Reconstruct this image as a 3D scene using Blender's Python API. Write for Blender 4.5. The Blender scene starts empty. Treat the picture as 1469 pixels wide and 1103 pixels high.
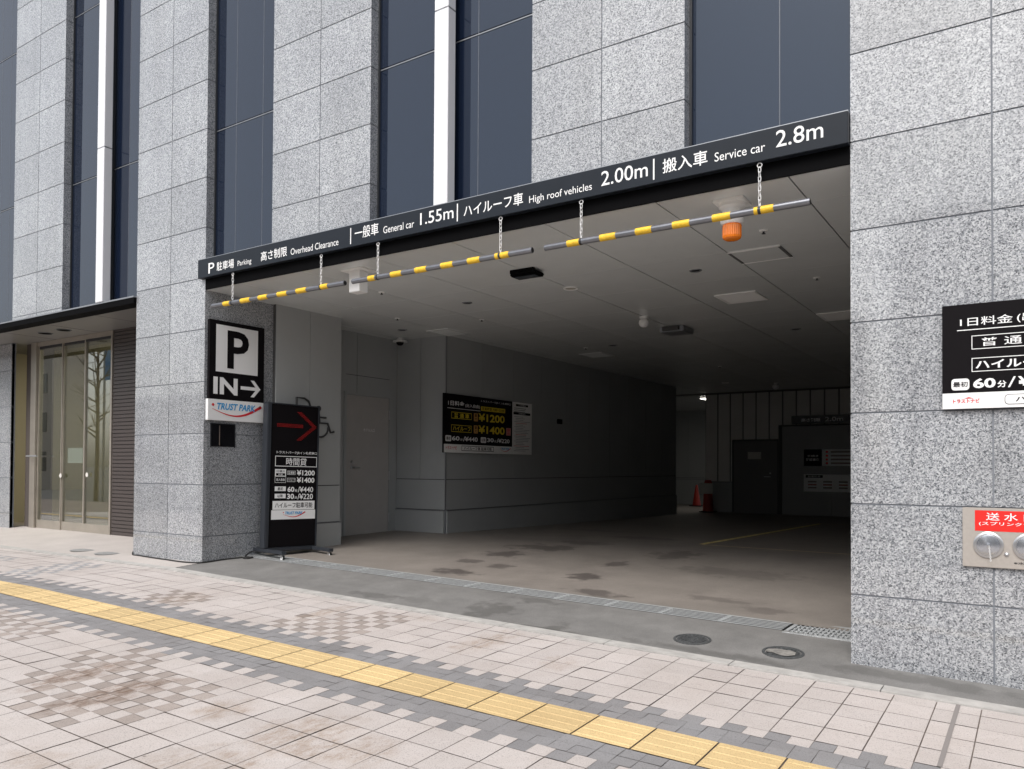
import bpy, bmesh, math, random
from mathutils import Vector, Matrix
random.seed(7)
R = math.radians
C = bpy.context.scene.collection
S = bpy.context.scene

# ------------------------------------------------------------------ camera
cam_d = bpy.data.cameras.new('camera')
cam = bpy.data.objects.new('camera', cam_d); C.objects.link(cam)
cam_d.sensor_width = 36.0
cam_d.lens = 36.0 * 1130.377 / 1469.0
cam_d.shift_y = (650.551 - 551.5) / 1469.0
cam_d.clip_start = 0.05; cam_d.clip_end = 2000
YAW, PIT, ROL = R(33.775), R(0.965), R(0.330)
fw = Vector((-math.sin(YAW)*math.cos(PIT), math.cos(YAW)*math.cos(PIT), math.sin(PIT)))
ri = Vector((math.cos(YAW), math.sin(YAW), 0)); up = ri.cross(fw)
r2 = math.cos(ROL)*ri + math.sin(ROL)*up; u2 = -math.sin(ROL)*ri + math.cos(ROL)*up
m = Matrix.Identity(4)
for i in range(3):
    m[i][0] = r2[i]; m[i][1] = u2[i]; m[i][2] = -fw[i]
m[0][3], m[1][3], m[2][3] = 0, -5.5, 1.6
cam.matrix_world = m
S.camera = cam

# ------------------------------------------------------------------ sky, sun, exposure
SUN_EL, SUN_AZ = R(50), R(178)          # azimuth measured clockwise from +Y (into the building)
w = bpy.data.worlds.new('World'); S.world = w; w.use_nodes = True
nt = w.node_tree; nt.nodes.clear()
sky = nt.nodes.new('ShaderNodeTexSky'); sky.sky_type = 'NISHITA'; sky.sun_disc = False
sky.sun_elevation = SUN_EL; sky.sun_rotation = SUN_AZ; sky.air_density = 1.2; sky.dust_density = 3.0
hs = nt.nodes.new('ShaderNodeHueSaturation'); hs.inputs['Saturation'].default_value = 0.3
bg = nt.nodes.new('ShaderNodeBackground'); bg.inputs['Strength'].default_value = 0.11
ow = nt.nodes.new('ShaderNodeOutputWorld')
nt.links.new(sky.outputs[0], hs.inputs['Color']); nt.links.new(hs.outputs[0], bg.inputs['Color'])
nt.links.new(bg.outputs[0], ow.inputs['Surface'])
sd = bpy.data.lights.new('sun', 'SUN'); sd.energy = 1.3; sd.angle = R(28); sd.color = (1.0, 0.965, 0.93)
sun = bpy.data.objects.new('sun', sd); C.objects.link(sun)
sv = Vector((math.sin(SUN_AZ)*math.cos(SUN_EL), math.cos(SUN_AZ)*math.cos(SUN_EL), math.sin(SUN_EL)))
sun.rotation_euler = sv.to_track_quat('Z', 'Y').to_euler()
sun.location = sv * 60
S.view_settings.view_transform = 'Standard'; S.view_settings.look = 'None'
S.view_settings.exposure = 0.95; S.view_settings.gamma = 1.0
S.cycles.use_denoising = True
S.cycles.max_bounces = 10; S.cycles.diffuse_bounces = 6
S.cycles.caustics_reflective = False; S.cycles.caustics_refractive = False

# ------------------------------------------------------------------ materials
MATS = {}
def N(t, k, **kw):
    n = t.nodes.new(k)
    for a, b in kw.items():
        if a in n.inputs.keys(): n.inputs[a].default_value = b
        else: setattr(n, a, b)
    return n
def ramp(t, src, stops, interp='LINEAR'):
    n = t.nodes.new('ShaderNodeValToRGB'); n.color_ramp.interpolation = interp
    e = n.color_ramp.elements
    e[0].position, e[0].color = stops[0][0], (*stops[0][1], 1)
    e[1].position, e[1].color = stops[1][0], (*stops[1][1], 1)
    for p, c in stops[2:]:
        x = e.new(p); x.color = (*c, 1)
    t.links.new(src, n.inputs[0]); return n
def mat(name, col=(.5, .5, .5), rough=.6, metal=0., spec=.5, noise=0., nscale=6., coat=0., bump=0., bscale=60., emit=None, estr=0.):
    if name in MATS: return MATS[name]
    mt = bpy.data.materials.new(name); mt.use_nodes = True; t = mt.node_tree
    b = t.nodes['Principled BSDF']
    b.inputs['Base Color'].default_value = (*col, 1); b.inputs['Roughness'].default_value = rough
    b.inputs['Metallic'].default_value = metal; b.inputs['Specular IOR Level'].default_value = spec
    b.inputs['Coat Weight'].default_value = coat; b.inputs['Coat Roughness'].default_value = .06
    tc = t.nodes.new('ShaderNodeTexCoord')
    if noise:
        nz = N(t, 'ShaderNodeTexNoise', Scale=nscale, Detail=6.0, Roughness=.65)
        t.links.new(tc.outputs['Object'], nz.inputs['Vector'])
        lo = tuple(max(0, c*(1-noise)) for c in col); hi = tuple(min(1, c*(1+noise)) for c in col)
        rp = ramp(t, nz.outputs['Fac'], [(.3, lo), (.7, hi)])
        t.links.new(rp.outputs[0], b.inputs['Base Color'])
        mr = N(t, 'ShaderNodeMapRange'); mr.inputs['To Min'].default_value = rough*.85; mr.inputs['To Max'].default_value = min(1, rough*1.15)
        t.links.new(nz.outputs['Fac'], mr.inputs['Value']); t.links.new(mr.outputs[0], b.inputs['Roughness'])
    if bump:
        n2 = N(t, 'ShaderNodeTexNoise', Scale=bscale, Detail=4.0)
        t.links.new(tc.outputs['Object'], n2.inputs['Vector'])
        bp = N(t, 'ShaderNodeBump', Strength=bump, Distance=.01)
        t.links.new(n2.outputs['Fac'], bp.inputs['Height']); t.links.new(bp.outputs[0], b.inputs['Normal'])
    if emit:
        b.inputs['Emission Color'].default_value = (*emit, 1); b.inputs['Emission Strength'].default_value = estr
    MATS[name] = mt; return mt

def granite():
    mt = bpy.data.materials.new('granite'); mt.use_nodes = True; t = mt.node_tree; b = t.nodes['Principled BSDF']
    g = t.nodes.new('ShaderNodeNewGeometry')
    nz0 = N(t, 'ShaderNodeTexNoise', Scale=45.0, Detail=2.0)
    t.links.new(g.outputs['Position'], nz0.inputs['Vector'])
    mx = N(t, 'ShaderNodeMix', data_type='VECTOR'); mx.inputs[0].default_value = .018
    t.links.new(g.outputs['Position'], mx.inputs[4]); t.links.new(nz0.outputs['Color'], mx.inputs[5])
    v = N(t, 'ShaderNodeTexVoronoi', Scale=145.0)
    t.links.new(mx.outputs[1], v.inputs['Vector'])
    sep = t.nodes.new('ShaderNodeSeparateColor'); t.links.new(v.outputs['Color'], sep.inputs[0])
    r1 = ramp(t, sep.outputs[0], [(0, (.045, .05, .058)), (.12, (.122, .131, .147)), (.33, (.232, .243, .260)), (.6, (.315, .326, .344)), (.88, (.475, .486, .502))])
    nz = N(t, 'ShaderNodeTexNoise', Scale=1.3, Detail=5.0)
    t.links.new(g.outputs['Position'], nz.inputs['Vector'])
    r2_ = ramp(t, nz.outputs['Fac'], [(.3, (.9, .9, .91)), (.7, (1.06, 1.06, 1.05))])
    mul = N(t, 'ShaderNodeMix', data_type='RGBA', blend_type='MULTIPLY'); mul.inputs[0].default_value = 1
    t.links.new(r1.outputs[0], mul.inputs[6]); t.links.new(r2_.outputs[0], mul.inputs[7])
    at = N(t, 'ShaderNodeAttribute', attribute_name='rnd')
    mr = N(t, 'ShaderNodeMapRange'); mr.inputs['To Min'].default_value = .88; mr.inputs['To Max'].default_value = 1.08
    t.links.new(at.outputs['Fac'], mr.inputs['Value'])
    m2 = N(t, 'ShaderNodeMix', data_type='RGBA', blend_type='MULTIPLY'); m2.inputs[0].default_value = 1
    t.links.new(mul.outputs[2], m2.inputs[6]); t.links.new(mr.outputs[0], m2.inputs[7])
    mp = N(t, 'ShaderNodeMapping'); mp.inputs['Scale'].default_value = (5, 5, .35); t.links.new(g.outputs['Position'], mp.inputs['Vector'])
    n4 = N(t, 'ShaderNodeTexNoise', Scale=1.0, Detail=5.0); t.links.new(mp.outputs[0], n4.inputs['Vector'])
    r4 = ramp(t, n4.outputs['Fac'], [(.3, (.9, .895, .89)), (.6, (1.03, 1.03, 1.03))])
    m4 = N(t, 'ShaderNodeMix', data_type='RGBA', blend_type='MULTIPLY'); m4.inputs[0].default_value = 1
    t.links.new(m2.outputs[2], m4.inputs[6]); t.links.new(r4.outputs[0], m4.inputs[7])
    t.links.new(m4.outputs[2], b.inputs['Base Color'])
    b.inputs['Roughness'].default_value = .45
    b.inputs['Coat Weight'].default_value = 1.0; b.inputs['Coat Roughness'].default_value = .05
    MATS['granite'] = mt; b.inputs['Coat IOR'].default_value = 1.65; return mt
GRAN = granite()
JOINT = mat('stone_joint', (.20, .215, .24), .8)

def paving(name, col, var=.10, speck=.12, stains=(), rough=.75, dirt=.0):
    """stone or clay paving: a tint per tile, fine specks, worn stains of their own shape"""
    mt = bpy.data.materials.new(name); mt.use_nodes = True; t = mt.node_tree; b = t.nodes['Principled BSDF']
    g = t.nodes.new('ShaderNodeNewGeometry')
    at = N(t, 'ShaderNodeAttribute', attribute_name='rnd')
    lo = tuple(c*(1-var) for c in col); hi = tuple(min(1, c*(1+var)) for c in col)
    base = ramp(t, at.outputs['Fac'], [(0, lo), (1, hi)])
    n1 = N(t, 'ShaderNodeTexNoise', Scale=160.0, Detail=3.0)
    t.links.new(g.outputs['Position'], n1.inputs['Vector'])
    sp = ramp(t, n1.outputs['Fac'], [(.32, (1-speck*2.2,)*3), (.45, (1, 1, 1)), (.75, (1+speck*.5,)*3)])
    m1 = N(t, 'ShaderNodeMix', data_type='RGBA', blend_type='MULTIPLY'); m1.inputs[0].default_value = 1
    t.links.new(base.outputs[0], m1.inputs[6]); t.links.new(sp.outputs[0], m1.inputs[7])
    n2 = N(t, 'ShaderNodeTexNoise', Scale=1.7, Detail=7.0, Roughness=.7)
    t.links.new(g.outputs['Position'], n2.inputs['Vector'])
    gr = ramp(t, n2.outputs['Fac'], [(.32, (.90, .88, .865)), (.62, (1.02, 1.02, 1.02))])
    m2 = N(t, 'ShaderNodeMix', data_type='RGBA', blend_type='MULTIPLY'); m2.inputs[0].default_value = 1
    t.links.new(m1.outputs[2], m2.inputs[6]); t.links.new(gr.outputs[0], m2.inputs[7])
    vg = N(t, 'ShaderNodeTexVoronoi', Scale=3.2); t.links.new(g.outputs['Position'], vg.inputs['Vector'])
    rg = ramp(t, vg.outputs['Distance'], [(.022, (.5, .48, .46)), (.034, (1, 1, 1))])
    m3 = N(t, 'ShaderNodeMix', data_type='RGBA', blend_type='MULTIPLY'); m3.inputs[0].default_value = .8
    t.links.new(m2.outputs[2], m3.inputs[6]); t.links.new(rg.outputs[0], m3.inputs[7])
    out = m3.outputs[2]
    for (sx, sy, lx, ly, scol, amt) in stains:
        vs = N(t, 'ShaderNodeVectorMath', operation='SUBTRACT'); vs.inputs[1].default_value = (sx, sy, 0)
        t.links.new(g.outputs['Position'], vs.inputs[0])
        nw = N(t, 'ShaderNodeTexNoise', Scale=9.0, Detail=3.0)
        t.links.new(g.outputs['Position'], nw.inputs['Vector'])
        vm = N(t, 'ShaderNodeVectorMath', operation='MULTIPLY'); vm.inputs[1].default_value = (1/lx, 1/ly, 0)
        t.links.new(vs.outputs[0], vm.inputs[0])
        ln = N(t, 'ShaderNodeVectorMath', operation='LENGTH'); t.links.new(vm.outputs[0], ln.inputs[0])
        ad = N(t, 'ShaderNodeMath', operation='ADD')
        sc_ = N(t, 'ShaderNodeMath', operation='MULTIPLY_ADD'); sc_.inputs[1].default_value = 1.5; sc_.inputs[2].default_value = -.75
        t.links.new(nw.outputs['Fac'], sc_.inputs[0])
        t.links.new(ln.outputs['Value'], ad.inputs[0]); t.links.new(sc_.outputs[0], ad.inputs[1])
        mr = N(t, 'ShaderNodeMapRange'); mr.inputs['From Min'].default_value = 1.0; mr.inputs['From Max'].default_value = .45
        mr.inputs['To Max'].default_value = amt
        t.links.new(ad.outputs[0], mr.inputs['Value'])
        # broken up by streaks along the walking direction
        mp = N(t, 'ShaderNodeMapping'); mp.inputs['Scale'].default_value = (26, 11, 20)
        t.links.new(g.outputs['Position'], mp.inputs['Vector'])
        ns = N(t, 'ShaderNodeTexNoise', Scale=1.0, Detail=8.0, Roughness=.78); t.links.new(mp.outputs[0], ns.inputs['Vector'])
        rs = N(t, 'ShaderNodeMapRange'); rs.inputs['From Min'].default_value = .36; rs.inputs['From Max'].default_value = .66
        t.links.new(ns.outputs['Fac'], rs.inputs['Value'])
        f = N(t, 'ShaderNodeMath', operation='MULTIPLY'); t.links.new(mr.outputs[0], f.inputs[0]); t.links.new(rs.outputs[0], f.inputs[1])
        mm = N(t, 'ShaderNodeMix', data_type='RGBA', blend_type='MULTIPLY')
        mm.inputs[7].default_value = (*scol, 1)
        t.links.new(f.outputs[0], mm.inputs[0]); t.links.new(out, mm.inputs[6]); out = mm.outputs[2]
    t.links.new(out, b.inputs['Base Color'])
    b.inputs['Roughness'].default_value = rough
    bp = N(t, 'ShaderNodeBump', Strength=.25, Distance=.002); t.links.new(n1.outputs['Fac'], bp.inputs['Height'])
    t.links.new(bp.outputs[0], b.inputs['Normal'])
    MATS[name] = mt; return mt
BR = (.40, .27, .18); BR2 = (.68, .58, .48)
ST = [(-3.55, -3.75, .5, .2, BR2, .6), (-4.85, -2.95, .16, .42, BR, 1), (-4.36, -3.02, .17, .48, BR, 1), (-3.62, -2.84, .17, .2, BR2, .9), (-3.0, -2.88, .32, .34, BR2, .95),
      (-2.6, -2.85, .2, .22, BR2, .8), (-3.3, -.9, .17, .4, BR2, .9), (-4.93, -.92, .12, .36, BR2, 1), (-6.4, -1.25, .22, .28, BR2, .7), (-3.05, -3.35, .35, .25, BR2, .7),
      (-2.6, -1.05, .16, .2, BR2, .6), (-4.1, -.6, .25, .1, BR2, .5)]
TILE = paving('pink_tile', (.475, .434, .412), .05, .14, ST)
BEIGE = paving('beige_tile', (.33, .287, .26), .11, .13, ST)
GREYT = paving('grey_tile', (.235, .23, .233), .09, .14)
LGREY = paving('light_grey_tile', (.33, .33, .335), .08, .10)
YELL = paving('tactile_yellow', (.60, .445, .225), .10, .15)
GROUT = mat('grout', (.17, .14, .122), .9, noise=.3, nscale=9)
KERB = mat('kerb_stone', (.40, .385, .365), .85, noise=.2, nscale=8, bump=.2, bscale=90)
GROUND = mat('street_asphalt', (.06, .06, .062), .9, noise=.2)

def floor_mat(name, col, blot, dark, amt=.75, nz_sc=2.2, var=.16):
    mt = bpy.data.materials.new(name); mt.use_nodes = True; t = mt.node_tree; b = t.nodes['Principled BSDF']
    g = t.nodes.new('ShaderNodeNewGeometry')
    n1 = N(t, 'ShaderNodeTexNoise', Scale=nz_sc, Detail=8.0, Roughness=.62); t.links.new(g.outputs['Position'], n1.inputs['Vector'])
    r = ramp(t, n1.outputs['Fac'], [(.28, tuple(c*(1-var) for c in col)), (.72, tuple(c*(1+var) for c in col))])
    n3 = N(t, 'ShaderNodeTexNoise', Scale=130.0, Detail=3.0); t.links.new(g.outputs['Position'], n3.inputs['Vector'])
    sp = ramp(t, n3.outputs['Fac'], [(.3, (.82,)*3), (.6, (1.06,)*3)])
    m1 = N(t, 'ShaderNodeMix', data_type='RGBA', blend_type='MULTIPLY'); m1.inputs[0].default_value = 1
    t.links.new(r.outputs[0], m1.inputs[6]); t.links.new(sp.outputs[0], m1.inputs[7]); out = m1.outputs[2]
    nw = N(t, 'ShaderNodeTexNoise', Scale=8.0, Detail=6.0); t.links.new(g.outputs['Position'], nw.inputs['Vector'])
    sc_ = N(t, 'ShaderNodeMath', operation='MULTIPLY_ADD'); sc_.inputs[1].default_value = 2.4; sc_.inputs[2].default_value = -1.2
    t.links.new(nw.outputs['Fac'], sc_.inputs[0])
    for (sx, sy, lx, ly, k) in blot:
        vs = N(t, 'ShaderNodeVectorMath', operation='SUBTRACT'); vs.inputs[1].default_value = (sx, sy, 0)
        t.links.new(g.outputs['Position'], vs.inputs[0])
        vm = N(t, 'ShaderNodeVectorMath', operation='MULTIPLY'); vm.inputs[1].default_value = (1/lx, 1/ly, 0); t.links.new(vs.outputs[0], vm.inputs[0])
        ln = N(t, 'ShaderNodeVectorMath', operation='LENGTH'); t.links.new(vm.outputs[0], ln.inputs[0])
        ad = N(t, 'ShaderNodeMath', operation='ADD'); t.links.new(ln.outputs['Value'], ad.inputs[0]); t.links.new(sc_.outputs[0], ad.inputs[1])
        mr = N(t, 'ShaderNodeMapRange'); mr.inputs['From Min'].default_value = 1.05; mr.inputs['From Max'].default_value = .6; mr.inputs['To Max'].default_value = amt*k
        t.links.new(ad.outputs[0], mr.inputs['Value'])
        mm = N(t, 'ShaderNodeMix', data_type='RGBA'); mm.inputs[7].default_value = (*dark, 1)
        t.links.new(mr.outputs[0], mm.inputs[0]); t.links.new(out, mm.inputs[6]); out = mm.outputs[2]
    t.links.new(out, b.inputs['Base Color']); b.inputs['Roughness'].default_value = .48 if name.startswith('garage') else .75
    bp = N(t, 'ShaderNodeBump', Strength=.3, Distance=.004); t.links.new(n3.outputs['Fac'], bp.inputs['Height']); t.links.new(bp.outputs[0], b.inputs['Normal'])
    MATS[name] = mt; return mt
FLOOR = floor_mat('garage_concrete', (.235, .210, .188), [(-5.2, 1.2, .3, .16, 1), (-5.45, 2.5, .28, .22, .9), (-5.35, 3.2, .45, .3, .9), (-5.5, 1.85, .2, .14, .8), (-5.1, 3.9, .4, .25, .7),
      (-3.9, 1.7, .2, .2, 1), (-3.95, 2.5, .2, .2, .9), (-3.45, 1.05, .35, .16, .8), (-5.0, 1.75, .15, .15, .8), (-2.4, 1.35, .4, .12, .5), (-1.9, 1.15, .2, .15, .5), (-4.9, 5.2, .6, .3, .7), (-3.6, 3.4, .3, .35, .8),
      (-6.2, 6.2, .8, .25, .5), (-2.6, 2.6, .7, .25, .45)], (.07, .06, .056), .8)
ASPH = floor_mat('apron_asphalt', (.175, .170, .163), [(-3.85, -.05, .22, .3, .9), (-3.65, .4, .25, .08, .8), (-3.1, -.3, .1, .2, .9), (-5.1, -.15, .3, .1, .8), (-4.6, -.1, .2, .1, .5), (-1.9, -.25, .6, .08, .8), (-3.0, -.33, .5, .05, 1), (-.6, -.12, .6, .1, .8)], (.07, .067, .062), .6, 3.5, .2)
APRON = floor_mat('lobby_paving', (.45, .412, .385), [], (.2, .2, .2), .5, 2.0, .08)

GLASS = mat('spandrel_glass', (.008, .013, .028), .03, spec=.6, coat=.12)
ALU = mat('white_aluminium', (.74, .74, .76), .35, .1)
ALU2 = mat('sash_grey', (.30, .31, .33), .4, .6)
DARKF = mat('frame_dark', (.022, .024, .028), .4)
FASC = mat('fascia_charcoal', (.014, .018, .025), .4, spec=.2, noise=.08)
BLACKST = mat('black_steel', (.003, .003, .0035), .7, spec=.05)
WHITE = mat('sign_white', (.80, .80, .80), .5)
WHITE2 = mat('panel_white', (.90, .90, .89), .4)
BLACK = mat('sign_black', (.008, .007, .008), .5, spec=.06)
RED = mat('sign_red', (.72, .02, .015), .4)
REDL = mat('logo_red', (.62, .02, .03), .45)
BLUEL = mat('logo_blue', (.03, .30, .62), .45)
YELS = mat('sign_yellow', (.72, .55, .03), .45)
CEIL = mat('ceiling_panel', (.765, .79, .79), .22, noise=.03, nscale=2)
CEILJ = mat('ceiling_joint', (.10, .10, .10), .8)
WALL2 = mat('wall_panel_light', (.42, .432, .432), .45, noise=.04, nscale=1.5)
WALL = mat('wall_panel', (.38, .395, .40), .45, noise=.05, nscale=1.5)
WALLJ = mat('wall_joint', (.09, .09, .09), .8)
DOOR = mat('grey_door', (.41, .395, .385), .42, noise=.04)
RIBW = mat('ribbed_cladding', (.74, .72, .69), .5, noise=.06, nscale=2)
STEEL = mat('steel', (.55, .55, .56), .3, .9)
GALV = mat('galvanised_steel', (.45, .465, .47), .5, .25, noise=.2, nscale=25)
PIPE = mat('grey_pipe', (.20, .205, .225), .3, .6, noise=.1, nscale=15)
YBAND = mat('yellow_tape', (.80, .50, .03), .5, noise=.2, nscale=35)
CHAIN = mat('white_chain', (.72, .72, .72), .45)
IRON = mat('cast_iron', (.085, .088, .09), .65, .3, noise=.35, nscale=40)
RUBB_HOLE = mat('rubber_and_hole_black', (.012, .012, .012), .6)  # real rubber, and painted shade in pipe ends and drain gaps
SIGNF = mat('sign_frame_slate', (.03, .034, .042), .4)
ORANGE = mat('orange_plastic', (1.0, .24, .012), .18, coat=.5, noise=.08, nscale=20)
CONE = mat('cone_red', (.40, .028, .015), .5)
BRONZE = mat('bronze_steel', (.44, .40, .345), .35, .6, noise=.08)
DTILE = mat('dark_tile', (.062, .050, .047), .4)
PLATE = mat('brushed_plate', (.50, .46, .42), .42, .55, noise=.05, nscale=50)
PAPER = mat('paper', (.62, .60, .56), .7)
LOBW = mat('lobby_wall', (.44, .41, .30), .6)
LOBF = mat('lobby_floor', (.35, .31, .26), .4)
LED = mat('red_led', (.20, .008, .008), .4, emit=(1, .02, .02), estr=.04)
LAMP = mat('lamp_white', (.8, .8, .8), .5, emit=(1, .95, .85), estr=4)
LAMPW = mat('lobby_lamp', (.8, .8, .8), .5, emit=(1, .90, .70), estr=4.6)
BARK = mat('bark', (.09, .07, .055), .9)
BLUEB = mat('blue_banner', (.02, .22, .50), .5)
CITY = mat('city_wall', (.78, .78, .78), .8, noise=.06)
CITY2 = mat('city_wall_warm', (.42, .38, .34), .8, noise=.06)
CWIN = mat('city_window', (.05, .06, .07), .1)
def clear_glass():
    mt = bpy.data.materials.new('clear_glass'); mt.use_nodes = True; t = mt.node_tree; t.nodes.clear()
    o = t.nodes.new('ShaderNodeOutputMaterial'); tr = t.nodes.new('ShaderNodeBsdfTransparent'); tr.inputs[0].default_value = (.86, .9, .86, 1)
    gl = t.nodes.new('ShaderNodeBsdfGlossy'); gl.inputs['Roughness'].default_value = .01
    lw = N(t, 'ShaderNodeLayerWeight', Blend=.5); pw = N(t, 'ShaderNodeMath', operation='POWER'); pw.inputs[1].default_value = 2.0
    t.links.new(lw.outputs['Facing'], pw.inputs[0]); fr = N(t, 'ShaderNodeMath', operation='MULTIPLY_ADD'); fr.inputs[1].default_value = .9; fr.inputs[2].default_value = .04
    t.links.new(pw.outputs[0], fr.inputs[0]); mx = t.nodes.new('ShaderNodeMixShader')
    t.links.new(fr.outputs[0], mx.inputs[0]); t.links.new(tr.outputs[0], mx.inputs[1]); t.links.new(gl.outputs[0], mx.inputs[2]); t.links.new(mx.outputs[0], o.inputs[0])
    MATS['clear_glass'] = mt; return mt
CLEAR = clear_glass()
GLASS.node_tree.nodes['Principled BSDF'].inputs['Specular Tint'].default_value = (.74, .86, 1, 1)

# ------------------------------------------------------------------ helpers
def tag(o, label=None, cat=None, group=None, kind=None):
    if label: o['label'] = label
    if cat: o['category'] = cat
    if group: o['group'] = group
    if kind: o['kind'] = kind
    return o
def empty(name, loc, rot=(0, 0, 0)):
    o = bpy.data.objects.new(name, None); C.objects.link(o); o.location = loc; o.rotation_euler = rot
    o.empty_display_size = .1; return o
def worg(o):
    v = Vector((0, 0, 0))
    while o: v += Vector(o.location); o = o.parent
    return v
class MB:
    def __init__(s): s.v = []; s.f = []; s.m = []; s.mats = []; s.r = []; s.sm = []; s.xf = None
    def mi(s, m):
        if m not in s.mats: s.mats.append(m)
        return s.mats.index(m)
    def add(s, vs, fs, m, rnd=None, smooth=False):
        b = len(s.v)
        s.v += [tuple(s.xf @ Vector(q)) for q in vs] if s.xf else [tuple(q) for q in vs]
        k = s.mi(m)
        for f in fs:
            s.f.append(tuple(b+i for i in f)); s.m.append(k); s.r.append(random.random() if rnd is None else rnd); s.sm.append(smooth)
        return s
    def quad(s, a, b, c, d, m, rnd=None): return s.add([a, b, c, d], [(0, 1, 2, 3)], m, rnd)
    def box(s, x0, x1, y0, y1, z0, z1, m, rnd=None):
        if x1 < x0: x0, x1 = x1, x0
        if y1 < y0: y0, y1 = y1, y0
        if z1 < z0: z0, z1 = z1, z0
        if rnd is None: rnd = random.random()
        return s.add([(x0, y0, z0), (x1, y0, z0), (x1, y1, z0), (x0, y1, z0), (x0, y0, z1), (x1, y0, z1), (x1, y1, z1), (x0, y1, z1)],
                     [(0, 3, 2, 1), (4, 5, 6, 7), (0, 1, 5, 4), (1, 2, 6, 5), (2, 3, 7, 6), (3, 0, 4, 7)], m, rnd)
    def bbox(s, x0, x1, y0, y1, z0, z1, m, bv=.003):
        bm = bmesh.new(); bmesh.ops.create_cube(bm, size=1)
        for v in bm.verts:
            v.co = ((x0+x1)/2+v.co.x*(x1-x0), (y0+y1)/2+v.co.y*(y1-y0), (z0+z1)/2+v.co.z*(z1-z0))
        bmesh.ops.bevel(bm, geom=bm.edges[:], offset=bv, segments=2, affect='EDGES')
        bm.verts.index_update()
        s.add([v.co[:] for v in bm.verts], [[v.index for v in f.verts] for f in bm.faces], m, random.random()); bm.free(); return s
    def tube(s, pts, r, m, n=10, caps=True, closed=False):
        pts = [Vector(p) for p in pts]; rings = []; L = len(pts); ref = None
        rr = r if isinstance(r, (list, tuple)) else [r]*L
        for i, p in enumerate(pts):
            if closed: d = pts[(i+1) % L]-pts[i-1]
            else: d = pts[min(i+1, L-1)]-pts[max(i-1, 0)]
            d.normalize()
            if ref is None: ref = Vector((0, 0, 1)) if abs(d.z) < .9 else Vector((1, 0, 0))
            a = d.cross(ref).normalized(); b = a.cross(d).normalized(); ref = b
            rings.append([p+rr[i]*(math.cos(t)*a+math.sin(t)*b) for t in [2*math.pi*k/n for k in range(n)]])
        vs = [q[:] for g in rings for q in g]; fs = []
        for i in range(L if closed else L-1):
            j = (i+1) % L
            for k in range(n): fs.append((i*n+k, i*n+(k+1) % n, j*n+(k+1) % n, j*n+k))
        s.add(vs, fs, m, smooth=True)
        if caps and not closed:
            s.add([q[:] for q in rings[0]], [tuple(range(n))], m); s.add([q[:] for q in rings[-1]], [tuple(range(n))[::-1]], m)
        return s
    def lathe(s, prof, m, c=(0, 0, 0), axis='Z', n=28):
        vs = []; fs = []
        for (r, h) in prof:
            for k in range(n):
                t = 2*math.pi*k/n; a, b = r*math.cos(t), r*math.sin(t)
                vs.append({'Z': (c[0]+a, c[1]+b, c[2]+h), 'Y': (c[0]+a, c[1]+h, c[2]+b), 'X': (c[0]+h, c[1]+a, c[2]+b)}[axis])
        for i in range(len(prof)-1):
            for k in range(n): fs.append((i*n+k, i*n+(k+1) % n, (i+1)*n+(k+1) % n, (i+1)*n+k))
        s.add(vs, fs, m, smooth=True)
        for i in (0, len(prof)-1):
            if prof[i][0] > 1e-4: s.add(vs[i*n:(i+1)*n], [tuple(range(n))], m)
        return s
    def disc(s, c, r, m, axis='Y', n=28, sx=1.0):
        return s.add([(c[0]+r*sx*math.cos(t), c[1], c[2]+r*math.sin(t)) if axis == 'Y' else (c[0]+r*math.cos(t), c[1]+r*math.sin(t), c[2]) if axis == 'Z' else (c[0], c[1]+r*math.cos(t), c[2]+r*math.sin(t))
                      for t in [2*math.pi*k/n for k in range(n)]], [tuple(range(n))], m)
    def build(s, name, parent=None, origin=None, label=None, local=False):
        me = bpy.data.meshes.new(name)
        off = Vector((0, 0, 0))
        if parent is not None and not local: off = worg(parent)
        elif origin is not None: off = Vector(origin)
        me.from_pydata([tuple(Vector(q)-off) for q in s.v], [], s.f)
        for mm in s.mats: me.materials.append(mm)
        me.polygons.foreach_set('material_index', s.m)
        me.polygons.foreach_set('use_smooth', s.sm)
        a = me.attributes.new('rnd', 'FLOAT', 'FACE'); a.data.foreach_set('value', s.r)
        bm = bmesh.new(); bm.from_mesh(me); bmesh.ops.recalc_face_normals(bm, faces=bm.faces[:]); bm.to_mesh(me); bm.free()
        if any(s.sm):
            me.set_sharp_from_angle(angle=R(40))
        o = bpy.data.objects.new(name, me); C.objects.link(o)
        if parent is not None: o.parent = parent
        elif origin is not None: o.location = origin
        if label: o['label'] = label
        return o
def copy_tree(o, parent=None):
    c = o.copy(); C.objects.link(c)
    if parent: c.parent = parent
    for ch in list(o.children): copy_tree(ch, c)
    return c

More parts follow.
